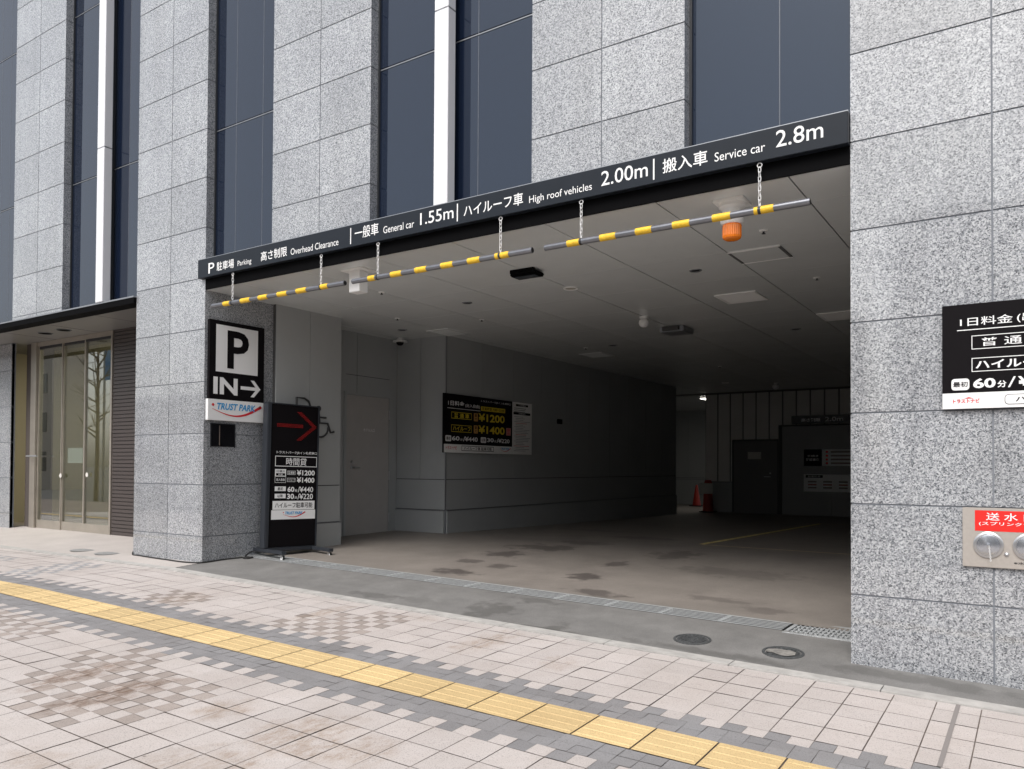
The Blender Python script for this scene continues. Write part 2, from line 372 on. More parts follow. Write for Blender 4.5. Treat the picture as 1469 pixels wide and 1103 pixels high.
_tc = {}
def text_geo(body, off):
    k = (body, off)
    if k in _tc: return _tc[k]
    cu = bpy.data.curves.new('glyphs', 'FONT'); cu.body = body; cu.offset = off; cu.resolution_u = 3; cu.fill_mode = 'BOTH'
    o = bpy.data.objects.new('glyphs', cu); C.objects.link(o)
    dg = bpy.context.evaluated_depsgraph_get(); me = bpy.data.meshes.new_from_object(o.evaluated_get(dg))
    vs = [(v.co.x, v.co.y) for v in me.vertices]; fs = [tuple(p.vertices) for p in me.polygons]
    bpy.data.objects.remove(o); bpy.data.curves.remove(cu); bpy.data.meshes.remove(me)
    _tc[k] = (vs, fs); return _tc[k]
def put_text(mb, body, bb, m, fn, off=.0, shear=0., anchor='fit'):
    """lettering fitted to the box bb=(u0,u1,v0,v1); fn maps (u,v) to a point"""
    vs, fs = text_geo(body, off)
    if not vs: return
    x0 = min(v[0] for v in vs); x1 = max(v[0] for v in vs); y0 = min(v[1] for v in vs); y1 = max(v[1] for v in vs)
    u0, u1, v0, v1 = bb; sx = (u1-u0)/(x1-x0); sy = (v1-v0)/max(1e-6, y1-y0)
    mb.add([fn(u0+(x-x0)*sx+shear*(y-y0)*sy, v0+(y-y0)*sy) for x, y in vs], fs, m)
def rect(mb, bb, m, fn):
    u0, u1, v0, v1 = bb; mb.quad(fn(u0, v0), fn(u1, v0), fn(u1, v1), fn(u0, v1), m)
def rrect(mb, bb, m, fn, r=.02):
    u0, u1, v0, v1 = bb; P = []
    for (cx, cy, a) in ((u1-r, v1-r, 0), (u0+r, v1-r, 90), (u0+r, v0+r, 180), (u1-r, v0+r, 270)):
        for k in range(5):
            t = R(a+k*22.5); P.append(fn(cx+r*math.cos(t), cy+r*math.sin(t)))
    mb.add(P, [tuple(range(len(P)))], m)
def outline(mb, bb, t, m, fn):
    u0, u1, v0, v1 = bb
    rect(mb, (u0, u1, v0, v0+t), m, fn); rect(mb, (u0, u1, v1-t, v1), m, fn)
    rect(mb, (u0, u0+t, v0+t, v1-t), m, fn); rect(mb, (u1-t, u1, v0+t, v1-t), m, fn)
def poly(mb, pts, m, fn): mb.add([fn(u, v) for u, v in pts], [tuple(range(len(pts)))], m)
def swoosh(mb, u0, u1, v0, depth, th, m, fn):
    """crescent underline of the parking logo"""
    n = 22; P = []
    for k in range(n+1):
        a = k/n; u = u0+(u1-u0)*a; P.append((u, v0-depth*math.sin(math.pi*(a**1.05))+ .35*depth*a))
    Q = []
    for k in range(n+1):
        a = k/n; u, v = P[k]; Q.append((u, v+th*(.15+.95*a**1.2)))
    for k in range(n): poly(mb, [P[k], P[k+1], Q[k+1], Q[k]], m, fn)
    ce = ((P[n][0]+Q[n][0])/2, (P[n][1]+Q[n][1])/2)
    poly(mb, [(ce[0]+th*.55*math.cos(t), ce[1]+th*.55*math.sin(t)) for t in [2*math.pi*k/14 for k in range(14)]], m, fn)
def park_logo(mb, bb, fn, fn2):
    u0, u1, v0, v1 = bb; W = u1-u0; H = v1-v0
    put_text(mb, 'TRUST PARK', (u0+.10*W, u0+.86*W, v0+.50*H, v0+.92*H), BLUEL, fn2, .03, .22)
    swoosh(mb, u0+.03*W, u0+.97*W, v0+.52*H,   .52*H, .19*H, REDL, fn)
    poly(mb, [(u0+.045*W+.045*H*2*math.cos(t), v0+.78*H+.09*H*math.sin(t)) for t in [2*math.pi*k/14 for k in range(14)]], REDL, fn)

# ------------------------------------------------------------------ ground heights
def zk(x):                                   # kerb line: street falls to the right, level to the left
    if x < -8: return .47
    if x > 7: return .29-.0225*7
    return .29-.0225*x
def zp(x, y): return zk(x)+.03*(y+.34)       # pavement
def zd(x): return .362-.0197*max(-9, min(3, x))
def zf(x, y):                                # garage floor
    t = max(0, min(1, (y-.82)/3.2)); t = t*t*(3-2*t)*.5+t*.5
    back = .585-.0155*(max(y, 3.9)-3.9)
    return zd(x)*(1-t)+back*t
def za(x, y):                                # asphalt apron, from kerb up to the drain
    a = (y+.34)/.86; return (zk(x)-.004)*(1-a)+zd(x)*a
def zl(x, y): return .468+(.082)*(y+.34)/1.3 # lobby apron
def frange(a, b, st):
    n = max(1, int(round((b-a)/st))); return [a+(b-a)*i/n for i in range(n+1)]
def sheet(mb, xs, ys, zfn, m):
    vs = [(x, y, zfn(x, y)) for y in ys for x in xs]; W = len(xs)
    mb.add(vs, [(j*W+i, j*W+i+1, (j+1)*W+i+1, (j+1)*W+i) for j in range(len(ys)-1) for i in range(W-1)], m)

# ------------------------------------------------------------------ ground
b = MB(); sheet(b, [-600, -60, 60, 600], [-600, -60, 60, 600], lambda x, y: -.6, GROUND)
tag(b.build('ground'), kind='structure')
b = MB(); sheet(b, frange(-45, 25, 2), [-20, -8.2], lambda x, y: zk(x)+.03*(-8.2+.34)-.13, GROUND); tag(b.build('road'), kind='structure')
b = MB()
XS = frange(-45, 25, .5)
sheet(b, XS, [-8.0, -4, -2.1, -1.7, -.47], lambda x, y: zp(x, y)-.006, GROUT)
PX = .2165
def inpoly(x, y, P):
    c = False; n = len(P)
    for i in range(n):
        (x0, y0), (x1, y1) = P[i], P[i-1]
        if (y0 > y) != (y1 > y) and x < (x1-x0)*(y-y0)/(y1-y0)+x0: c = not c
    return c
CHK = [[(-5.32, -2.74), (-5.12, -2.4), (-4.5, -2.52), (-3.9, -2.5), (-3.86, -2.95), (-4.0, -3.3), (-4.2, -3.62), (-4.6, -3.5), (-4.98, -3.25)],
       [(-9.0, -2.39), (-6.0, -2.3), (-5.9, -2.62), (-6.3, -2.85), (-9.0, -2.85)],
       [(-6.72, -1.47), (-6.70, -1.04), (-6.2, -1.04), (-6.1, -1.47)],
       [(-5.0, -1.47), (-5.05, -1.02), (-4.6, -.82), (-4.51, -.6), (-4.05, -.6), (-4.1, -1.47)]]
CHKG = [[(-9.3, -1.47), (-9.3, -.6), (-8.7, -.6), (-8.65, -1.47)], [(-10.8, -1.2), (-10.8, -.8), (-10.2, -.8), (-10.2, -1.2)]]
def tile(x0, x1, y0, y1, m, g=.0030):
    a, c, d, e = x0+g, x1-g, y0+g, y1-g
    h = random.uniform(-.0006, .0008)
    p, q = random.uniform(-.0009, .0009), random.uniform(-.0009, .0009)
    b.quad((a, d, zp(a, d)+h-p-q), (c, d, zp(c, d)+h+p-q), (c, e, zp(c, e)+h+p+q), (a, e, zp(a, e)+h-p+q), m)
def field(xoff, ys, xa, xb):
    k0 = int((xa-xoff)/PX)-1; k1 = int((xb-xoff)/PX)+1
    for (y0, y1) in ys:
        for k in range(k0, k1):
            x0 = xoff+k*PX; cx, cy = x0+PX/2, (y0+y1)/2
            if x0 <= -.39 <= x0+PX and y1 <= -.4 and y0 > -1.6: pass
            pm = BEIGE if any(inpoly(cx, cy, P) for P in CHK) else LGREY if any(inpoly(cx, cy, P) for P in CHKG) else None
            if pm:
                for i in range(2):
                    for j in range(2):
                        tile(x0+i*PX/2, x0+(i+1)*PX/2, y0+(y1-y0)*j/2, y0+(y1-y0)*(j+1)/2, pm if (i+j) % 2 else TILE, .0016)
            else: tile(x0, x0+PX, y0, y1, TILE)
U0 = -.914
rows = [(-.609, -.472)]+[(-.609-PX*(k+1), -.609-PX*k) for k in range(4)]
field(U0, rows, -28, 10)
def halfrow(xoff, y0, y1, phase, xa, xb):
    k0 = int((xa-xoff)/(PX/2))-1; k1 = int((xb-xoff)/(PX/2))+1
    for k in range(k0, k1):
        x0 = xoff+k*PX/2; tile(x0, x0+PX/2, y0, y1, TILE if (k+phase) % 2 else GREYT, .0012)
halfrow(U0, -1.583, -1.475, 0, -28, 10)
def greyband(y0, y1, xa, xb, n):
    k0 = int(xa/(PX/2)); k1 = int(xb/(PX/2)); d = (y1-y0)/n
    for j in range(n):
        for k in range(k0, k1): tile(k*PX/2, (k+1)*PX/2, y0+j*d, y0+(j+1)*d, GREYT, .0010)
greyband(-1.765, -1.583, -28, 10, 2); greyband(-2.28, -2.088, -28, 10, 2)
F0 = -3.84
halfrow(F0, -2.39, -2.28, 0, -28, 10)
field(F0, [(-2.39-PX*(k+1), -2.39-PX*k) for k in range(25)], -20, 8)
b.quad(*[(x, y, zp(x, y)+.003) for x, y in ((-.388, -1.475), (-.366, -1.475), (-.366, -.472), (-.388, -.472))], mat('joint_sealant', (.22, .20, .19), .9))
tag(b.build('pavement'), kind='structure')
# tactile strip: yellow tiles with four raised guide bars each
b = MB(); TX = .3215
for k in range(-85, 32):
    x0 = -3.215+k*TX; g = .0045; a, c = x0+g, x0+TX-g; y0, y1 = -2.086, -1.768
    rn = random.random()
    def zt(x, y): return zp(x, y)+.003
    b.quad((a, y0, zt(a, y0)), (c, y0, zt(c, y0)), (c, y1, zt(c, y1)), (a, y1, zt(a, y1)), YELL, rn)
    for j in range(4):
        yc = y0+.04+j*.079; h = .0035
        P = [(a+.008, yc-.014, zt(a, yc)), (c-.008, yc-.014, zt(c, yc)), (c-.008, yc+.014, zt(c, yc)), (a+.008, yc+.014, zt(a, yc)),
             (a+.014, yc-.008, zt(a, yc)+h), (c-.014, yc-.008, zt(c, yc)+h), (c-.014, yc+.008, zt(c, yc)+h), (a+.014, yc+.008, zt(a, yc)+h)]
        b.add(P, [(4, 5, 6, 7), (0, 1, 5, 4), (1, 2, 6, 5), (2, 3, 7, 6), (3, 0, 4, 7)], YELL, rn)
tag(b.build('tactile_paving'), kind='structure')
# kerb stones
b = MB()
for k in range(-50, 30):
    x0 = k*.9+.13; x1 = x0+.894
    for (ya, yb) in ((-.468, -.345),):
        za_ = zk(x0)+.001; zb_ = zk(x1)+.001
        b.add([(x0, ya, za_-.1), (x1, ya, zb_-.1), (x1, yb, zb_-.1), (x0, yb, za_-.1), (x0, ya, za_+.003), (x1, ya, zb_+.003), (x1, yb, zb_+.005), (x0, yb, za_+.005)],
              [(4, 5, 6, 7), (0, 1, 5, 4), (1, 2, 6, 5), (2, 3, 7, 6), (3, 0, 4, 7)], KERB)
tag(b.build('kerb'), kind='structure')
b = MB(); sheet(b, frange(-7.92, 12, .3), frange(-.345, .52, .1), za, ASPH); tag(b.build('asphalt_apron'), kind='structure')
b = MB(); sheet(b, frange(-30, -7.92, .5), frange(-.345, 1.2, .2), zl, APRON); tag(b.build('lobby_apron'), kind='structure')
b = MB(); sheet(b, frange(-9, 2.2, .4), frange(.82, 15.6, .35), zf, FLOOR)
sheet(b, frange(-14, -7.4, .6), frange(15.6, 22, .8), zf, FLOOR); sheet(b, frange(-14, -9, .6), frange(12.8, 15.6, .4), zf, FLOOR)
tag(b.build('garage_floor'), kind='structure')
YLINE = mat('floor_line_yellow', (.85, .66, .28), .7, noise=.3, nscale=12)
WLINE = mat('floor_line_worn', (.62, .50, .34), .7, noise=.35, nscale=12)
def line(x0, y0, x1, y1, wd, m):
    b = MB(); n = 14; d = Vector((x1-x0, y1-y0, 0)).normalized(); p = Vector((-d.y, d.x, 0))*wd/2; vs = []
    for i in range(n+1):
        x, y = x0+(x1-x0)*i/n, y0+(y1-y0)*i/n
        for s_ in (-1, 1): vs.append((x+s_*p.x, y+s_*p.y, zf(x+s_*p.x, y+s_*p.y)+.004))
    b.add(vs, [(2*i, 2*i+1, 2*i+3, 2*i+2) for i in range(n)], m)
    tag(b.build('parking_line'), kind='structure')
line(-3.77, 4.72, -3.72, 11.4, .09, YLINE)
line(-3.74, 4.66, .8, 4.50, .07, WLINE)
line(-3.69, 11.4, .8, 11.4, .06, WLINE)

# drain
b = MB(); x0, x1 = -7.95, -1.60
def strip(y0, y1, dz, m, xa=x0, xb=x1, n=16):
    vs = []
    for i in range(n+1):
        x = xa+(xb-xa)*i/n
        vs += [(x, y0, zd(x)+dz), (x, y1, zd(x)+dz)]
    b.add(vs, [(2*i, 2*i+1, 2*i+3, 2*i+2) for i in range(n)], m)
strip(.515, .83, -.012, RUBB_HOLE)  # black sheet paints the shade below the drain slots
for y0, y1 in ((.515, .553), (.573, .608), (.626, .660), (.678, .712), (.730, .764), (.784, .83)): strip(y0, y1, .004, GALV)
for k in range(12): x = -7.6+k*.5; b.box(x, x+.035, .553, .784, zd(x)-.01, zd(x)+.003, GALV)
tag(b.build('drain_channel', origin=(-4.7, .67, zd(-4.7))), 'long slotted galvanised drain channel across the garage entrance', 'drain')
t = empty('drain_grate', (-1.2, .7, zd(-1.2))); tag(t, 'short wide steel bar grate at the foot of the right stone pillar', 'drain grate')
b = MB(); xa, xb = -1.585, -.70; zz = zd(-1.1)
b.box(xa, xb, .47, .50, zz-.04, zz+.008, GALV); b.box(xa, xb, .90, .93, zz-.04, zz+.008, GALV); b.box(xa, xa+.03, .50, .90, zz-.04, zz+.008, GALV); b.box(xb-.03, xb, .50, .90, zz-.04, zz+.008, GALV)
b.build('frame', t)
b = MB(); b.quad((xa, .47, zz-.03), (xb, .47, zz-.03), (xb, .93, zz-.03), (xa, .93, zz-.03), RUBB_HOLE)  # dark of the pit painted as a black sheet under the bars
for k in range(24): x = xa+.045+k*.035; b.box(x, x+.013, .5, .9, zz-.03, zz+.005, GALV)
for y in (.6, .7, .8): b.box(xa+.03, xb-.03, y-.005, y+.005, zz-.028, zz+.003, GALV)
b.build('bars', t)
# small manhole covers
def manhole(x, y, r, worn, label):
    z = za(x, y); t = empty('manhole_cover', (x, y, z), (math.atan2(zd(x)-zk(x), .86), math.atan(.02), 0)); tag(t, label, 'manhole cover')
    b = MB(); b.lathe([(r+.02, -.02), (r+.02, .004), (r+.002, .006), (r, -.004), (r-.004, -.004)], IRON, n=36); b.build('rim', t, local=True)
    b = MB(); b.lathe([(r-.006, -.02), (r-.006, .003), (0, .004)], IRON, n=36)
    for q in (.85, .62, .40, .2):
        b.lathe([(r*q, .003), (r*q, .008), (r*q-.010, .008), (r*q-.010, .003)], IRON, n=30)
    for k in range(16 if not worn else 7):
        a = k*2*math.pi/16; d = Vector((math.cos(a), math.sin(a), 0)); p = Vector((-d.y, d.x, 0))*.005
        q0, q1 = d*r*.42, d*r*.83
        b.add([(q0-p)[:2]+(.009,), (q0+p)[:2]+(.009,), (q1+p)[:2]+(.009,), (q1-p)[:2]+(.009,)], [(0, 1, 2, 3)], IRON)
    b.build('lid', t, local=True)
    if worn:
        b = MB(); rr = random.Random(3)
        b.add([(r*1.2*math.cos(q)*rr.uniform(.5, .95), -r*.2+r*.75*math.sin(q)*rr.uniform(.5, .9), .012) for q in [k*2*math.pi/18 for k in range(18)]], [tuple(range(18))], mat('mortar_smear', (.2, .19, .175), .9, noise=.4, nscale=30))
        b.build('mortar', t, local=True)
manhole(-2.09, -.015, .115, False, 'round iron cover with clean ribbed pattern in the asphalt')
manhole(-1.452, .0, .118, True, 'round iron cover half smeared with mortar near right pillar')

# ------------------------------------------------------------------ the building
B = empty('parking_building', (-5, .5, .4)); tag(B, 'grey granite building with tall dark windows over a garage entrance', 'building')
JZ = [.20, .785, 1.373, 1.962, 2.553, 3.155, 3.742, 4.322, 4.90, 5.46, 6.03, 6.61, 7.19, 7.72, 8.30, 8.88, 9.46, 10.04, 10.62, 11.2, 11.78, 12.36, 12.94]
def clad(name, xs, y0, z0, z1, depth=.10, left=True, right=True, side_xs=None):
    """granite slabs on a recessed joint body; xs = joint positions"""
    b = MB(); x0, x1 = xs[0], xs[-1]; g = .005; e = .006
    b.box(x0+e, x1-e, y0+e, y0+depth-.001, z0, z1, JOINT)
    zs = [z0]+[z for z in JZ if z0+.05 < z < z1-.05]+[z1]
    for i in range(len(xs)-1):
        for j in range(len(zs)-1):
            a = xs[i]+(g if i else 0); c = xs[i+1]-(g if i < len(xs)-2 else 0)
            b.box(a, c, y0, y0+.05, zs[j]+(g if j else 0), zs[j+1]-(g if j < len(zs)-2 else 0), GRAN)
    for side, x in ((left, x0), (right, x1)):
        if side and depth > .06:
            for j in range(len(zs)-1):
                xa, xb = (x, x+.03) if x == x0 else (x-.03, x)
                b.box(xa, xb, y0+.0505, y0+depth, zs[j]+(g if j else 0), zs[j+1]-(g if j < len(zs)-2 else 0), GRAN)
    return b
TOP = 13.0
# left pillar: front and the deep return face of the opening
b = clad('p', [-9.29, -8.583, -7.905], 0, .2, TOP, .12)
# return into the entrance (plane X=-7.905)
zs = [.2]+[z for z in JZ if .3 < z < 3.6]+[3.66]
ys = [.122, .5, .965]
b.box(-9.0, -7.915, .125, .96, .2, 3.66, JOINT)
for j in range(len(zs)-1):
    b.box(-7.98, -7.905, .121, .49 if False else .965, zs[j]+(.005 if j else 0), zs[j+1]-.005, GRAN)
b.box(-9.29, -9.2, .121, 1.0, .2, 3.62, GRAN)
b.build('stone_pillar', B)
b = clad('p', [-1.02, -.226, 1.18, 1.95], 0, .1, TOP, .12)
for j in range(len(zs)-1):
    b.box(-1.02, -.95, .121, .9, zs[j]+(.005 if j else 0), zs[j+1]-.005, GRAN)
b.box(-.95, 1.94, .13, .88, .1, 3.66, JOINT)
b.build('stone_pillar', B)
clad('p', [-6.762, -6.042, -5.342], 0, 3.935, TOP, .12).build('stone_pillar', B)
clad('p', [-3.498, -2.849, -2.165], 0, 3.935, TOP, .12).build('stone_pillar', B)
clad('p', [-12.51, -11.80, -11.10], 0, 3.69, TOP, .12).build('stone_pillar', B)
clad('p', [-15.7, -15.0, -14.31], 0, 3.69, TOP, .12).build('stone_pillar', B)
clad('p', [-20.0, -18.6, -17.3], 0, 3.69, TOP, .12).build('stone_pillar', B)
clad('p', [3.1, 3.8, 4.5, 6, 9], 0, -.2, TOP, .12).build('stone_pillar', B)
# window bays
def bay(x0, x1, zb, vj, fin=None, hz=(5.465, 7.8, 10.2)):
    G = .12
    b = MB(); zs = [zb]+list(hz)+[TOP]; xs = [x0]+list(vj)+[x1]
    for i in range(len(xs)-1):
        for j in range(len(zs)-1):
            b.box(xs[i]+.004, xs[i+1]-.004, G, G+.02, zs[j]+.012, zs[j+1]-.012, GLASS)
    o = b.build('window', B)
    b = MB()
    b.box(x0, x1, G+.021, G+.05, zb, TOP, DARKF)
    b.box(x0, x0+.018, G-.02, G+.02, zb, TOP, DARKF)
    for z in hz: b.box(x0+.018, x1, G-.006, G+.019, z-.011, z-.002, ALU2)
    for x in vj: b.box(x-.0035, x+.0035, G-.001, G+.019, zb, TOP, mat('seam_grey', (.10, .11, .13), .4))
    b.build('frame', o)
    if fin:
        f0, f1 = fin; b = MB(); zs = [zb]+[z for z in (5.70, 8.05, 10.4) if z < TOP]+[TOP]
        for j in range(len(zs)-1): b.bbox(f0, f1, -.05, .056, zs[j]+.004, zs[j+1]-.004, ALU, .004)
        b.box(f0+.004, f1-.004, -.044, .06, zb, TOP, ALU2); b.box(f0+.05, f1-.05, .06, .119, zb, TOP, DARKF)
        b.build('fin', o)
bay(-7.905, -6.762, 3.935, [-7.537, -7.08])
bay(-5.342, -3.498, 3.935, [-4.141], (-4.512, -4.353))
bay(-2.165, -1.02, 3.935, [-1.507])
bay(-11.10, -9.29, 3.69, [-9.70], (-10.158, -9.991))
bay(-14.31, -12.51, 3.69, [-13.22, -12.93])
bay(-17.3, -15.7, 3.69, [-16.5], (-16.6, -16.43))
bay(1.95, 3.1, 2.6, [2.5])
# unseen solid body behind the facade, added to block light; roof
b = MB(); b.box(-20, 9, .18, 23, 3.75, TOP, WALLJ); b.box(-20, 9, .0, 23, TOP, TOP+.4, GRAN); b.build('body', B)
# lobby canopy: thin dark edge with a pale trim, soffit
b = MB(); b.box(-20, -9.295, -.04, .14, 3.672, 3.69, ALU2); b.box(-20, -9.295, -.035, .15, 3.60, 3.671, BLACKST); b.build('canopy_edge', B)
b = MB(); b.box(-20, -9.295, .151, 1.6, 3.615, 3.66, mat('soffit_panel', (.20, .195, .19), .4))
for x in (-11.9, -10.6, -13.2): b.box(x, x+.008, .151, 1.0, 3.6135, 3.616, WALLJ)
b.build('soffit', B)
# black lintel face behind the sign board
b = MB(); b.box(-7.904, -1.021, .0, .018, 3.603, 3.7215, BLACKST); b.box(-7.904, -1.021, .0195, .1, 3.7005, 3.93, BLACKST); b.build('lintel', B)
# ceiling of the garage: panels with joints
b = MB(); b.box(-7.904, -1.021, .0195, .169, 3.612, 3.70, CEILJ); b.box(-9.0, 2.2, .17, 22, 3.612, 3.70, CEILJ); b.box(-14, -9.0, 10, 22, 3.612, 3.70, CEILJ)
xs = [-1.42+.9755*k for k in range(-8, 4)]; ys = [.02, .62]+[.62+1.02*k for k in range(1, 15)]
for i in range(len(xs)-1):
    for j in range(len(ys)-1): b.box(max(-9 if j else -7.90, xs[i]+.006), min(xs[i+1]-.006, 9 if j else -1.022), ys[j]+.003, ys[j+1]-.003, 3.60, 3.611, CEIL)
b.box(-14, -7.5, 15.5, 22, 3.60, 3.611, CEIL); b.box(-14, -8.9, 12.8, 15.49, 3.60, 3.611, CEIL)
b.build('ceiling', B)

def panel_wall(axis, c, a0, a1, z0, z1, pitch, out, band=(.93, 1.40), mtl=WALL):
    """metal panel wall: plane axis=c, along a0..a1, out = +1/-1 side that faces the room"""
    b = MB(); th = .06
    def bx(p0, p1, q0, q1, d0, d1, m):
        lo, hi = c-out*d1, c-out*d0
        if axis == 'X': b.box(lo, hi, p0, p1, q0, q1, m)
        else: b.box(p0, p1, lo, hi, q0, q1, m)
    bx(a0, a1, z0, z1, .012, th, WALLJ)
    n = max(1, int(round((a1-a0)/pitch))); g = .003
    for i in range(n):
        p0 = a0+(a1-a0)*i/n; p1 = a0+(a1-a0)*(i+1)/n
        if band:
            bx(p0+g, p1-g, band[1]+.006, z1, 0, .011, mtl); bx(p0, p1, band[0]+.006, band[1]-.006, 0, .011, mtl)
        else: bx(p0+g, p1-g, z0, z1, 0, .011, mtl)
    if band:
        bx(a0, a1, z0, band[0]-.012, -.025, .011, mtl); bx(a0, a1, band[0]-.012, band[0], -.028, .011, ALU2)
    return b
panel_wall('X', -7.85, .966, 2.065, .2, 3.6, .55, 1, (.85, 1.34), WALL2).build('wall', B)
panel_wall('Y', 2.065, -8.6, -7.91, .2, 3.6, .7, 1, None).build('wall', B)
panel_wall('X', -8.5, 2.13, 3.9, .2, 3.6, .9, 1, (2.96, 2.96) if False else None).build('wall', B)
panel_wall('Y', 3.9, -8.5, -7.5155, .2, 3.6, .5, -1).build('wall', B)
MB().box(-7.515, -7.497, 3.897, 3.916, .2, 3.6, ALU2).build('corner_trim', B)
panel_wall('X', -7.5, 3.9165, 13.05, .2, 3.6, .9, 1).build('wall', B)
panel_wall('Y', 13.05, -14, -7.57, .2, 3.6, .9, 1).build('wall', B)
panel_wall('Y', 21.0, -14, -7.45, .2, 3.6, .9, -1, (1.2, 1.25)).build('wall', B)
panel_wall('X', 1.7, .9, 15.4, .2, 3.6, .9, -1).build('wall', B)
panel_wall('X', -13.9, 13, 21, .2, 3.6, .9, 1).build('wall', B)
# back wall: ribbed cladding above a plain dado
b = MB(); YB = 15.4
b.box(-7.6, 2.2, YB+.02, YB+.5, .2, 3.6, mat('rib_groove', (.22, .215, .21), .7))
x = -7.6
while x < 1.6:
    b.box(x+.02, x+.325, YB, YB+.02, 1.24, 3.6, RIBW); b.box(x+.09, x+.11, YB-.008, YB, 1.24, 3.6, RIBW); b.box(x+.235, x+.255, YB-.008, YB, 1.24, 3.6, RIBW); x += .345
b.box(-7.6, 1.69, YB-.02, YB+.019, .2, 1.20, WALL); b.box(-7.6, 1.69, YB-.03, YB+.019, 1.201, 1.239, ALU2)
b.build('wall', B)
# recess door
dz0 = zf(-8.5, 3.2)
b = MB(); b.box(-8.5, -8.484, 2.79, 3.70, dz0, 2.655, DOOR); dr = b.build('door', B)
b = MB(); b.box(-8.5, -8.478, 2.745, 2.786, dz0, 2.70, WALL); b.box(-8.5, -8.478, 3.704, 3.745, dz0, 2.70, WALL); b.box(-8.5, -8.478, 2.786, 3.704, 2.66, 2.70, WALL); b.build('frame', dr)
for z in (2.4, 1.45, .8): MB().box(-8.483, -8.470, 3.692, 3.712, z-.07, z+.07, STEEL).build('hinge', dr)
b = MB(); b.tube([(-8.483, 2.90, 1.575), (-8.44, 2.90, 1.575), (-8.44, 3.02, 1.575)], .009, STEEL); b.lathe([(.024, 0), (.024, .008), (0, .009)], STEEL, (-8.483, 2.90, 1.575), 'X'); b.lathe([(.018, 0), (.018, .01), (0, .011)], STEEL, (-8.483, 2.90, 1.66), 'X'); b.build('handle', dr)
b = MB(); put_text(b, 'ホテル入口', (3.14, 3.38, 2.12, 2.17), WHITE, lambda u, v: (-8.4815, u, v), .01); b.build('lettering', dr)
b = MB(); b.box(-8.5, -8.494, 2.79, 3.72, 2.955, 2.962, WALLJ); b.build('wall_seam', B)
# back door in the far wall
zb0 = zf(-6, YB)
b = MB(); b.box(-6.79, -5.65, YB-.05, YB-.021, zb0, 2.31, mat('dark_door', (.15, .147, .147), .5)); dr = b.build('door', B)
MB().box(-6.42, -6.07, YB-.056, YB-.051, 1.84, 2.03, PAPER).build('notice', dr)
b = MB(); b.tube([(-5.83, YB-.05, 1.38), (-5.83, YB-.1, 1.38), (-5.98, YB-.1, 1.38)], .012, STEEL); b.lathe([(.02, 0), (.02, -.02)], STEEL, (-5.83, YB-.05, 1.47), 'Y'); b.build('handle', dr)
b = MB(); b.box(-6.84, -6.791, YB-.055, YB-.021, zb0, 2.36, WALLJ); b.box(-5.649, -5.63, YB-.055, YB-.021, zb0, 2.36, WALLJ); b.box(-6.79, -5.65, YB-.055, YB-.021, 2.311, 2.36, WALLJ); b.build('frame', dr)
# lift door of the parking machine
b = MB()
for i in range(3): b.box(-5.52+i*1.2, -5.52+i*1.2+1.19, YB-.07, YB-.021, zb0, 2.68, mat('lift_door', (.26, .265, .27), .4))
dr = b.build('lift_door', B)
b = MB(); b.box(-5.61, -5.525, YB-.09, YB-.021, zb0, 2.72, WALLJ); b.box(-5.525, -1.9, YB-.09, YB-.021, 2.682, 2.72, WALLJ); b.build('frame', dr)

# ------------------------------------------------------------------ lobby entrance
zs0 = .545
b = MB(); b.box(-20, -14.22, .76, .82, .2, 3.615, JOINT)
for j in range(6):
    for i in range(6): b.box(-14.22-.7*(i+1)+.004, -14.22-.7*i, .75, .80, JZ[j]+.005, min(JZ[j+1], 3.61)-.005, GRAN)
b.build('wall', B)
b = MB(); b.box(-14.2, -13.95, .98, 1.3, zs0, 3.61, mat('brown_panel', (.10, .085, .078), .5)); b.build('wall', B)
b = MB(); b.box(-11.52, -9.2, .98, 1.1, .3, 3.615, DTILE)
z = .55
while z < 3.6:
    b.box(-11.51, -9.2, .962, .981, z+.006, min(z+.05, 3.612), DTILE); z += .056
b.build('tiled_wall', B)
D = MB()
D.box(-13.95, -13.78, .93, 1.05, zs0, 3.612, BRONZE); D.box(-11.56, -11.52, .95, 1.05, zs0, 3.612, BRONZE); D.box(-13.78, -11.56, .95, 1.03, 3.54, 3.612, BRONZE)
dr = D.build('glass_entrance', B)
for (xa, xb, yy) in ((-13.74, -13.02, .985), (-12.98, -12.36, 1.0), (-12.30, -11.58, .985)):
    b = MB(); b.box(xa, xb, yy, yy+.008, zs0+.14, 3.5, CLEAR); g = b.build('glass_pane', dr)
    b = MB(); b.box(xa-.03, xa, yy-.02, yy+.03, zs0, 3.54, BRONZE); b.box(xb, xb+.02, yy-.02, yy+.03, zs0, 3.54, BRONZE); b.box(xa, xb, yy-.02, yy+.03, zs0, zs0+.14, BRONZE); b.box(xa, xb, yy-.02, yy+.03, 3.5, 3.54, DARKF); b.build('sash', g)
b = MB(); b.tube([(-13.9, .86, 1.73), (-13.55, .86, 1.73)], .016, STEEL); b.tube([(-13.86, .93, 1.73), (-13.86, .86, 1.73)], .012, STEEL); b.build('push_bar', dr)
for x in (-12.99, -12.2):
    b = MB(); b.disc((x, .955, 1.42 if x < -12.5 else 1.44), .036, PAPER, 'Y'); b.build('sticker', dr)
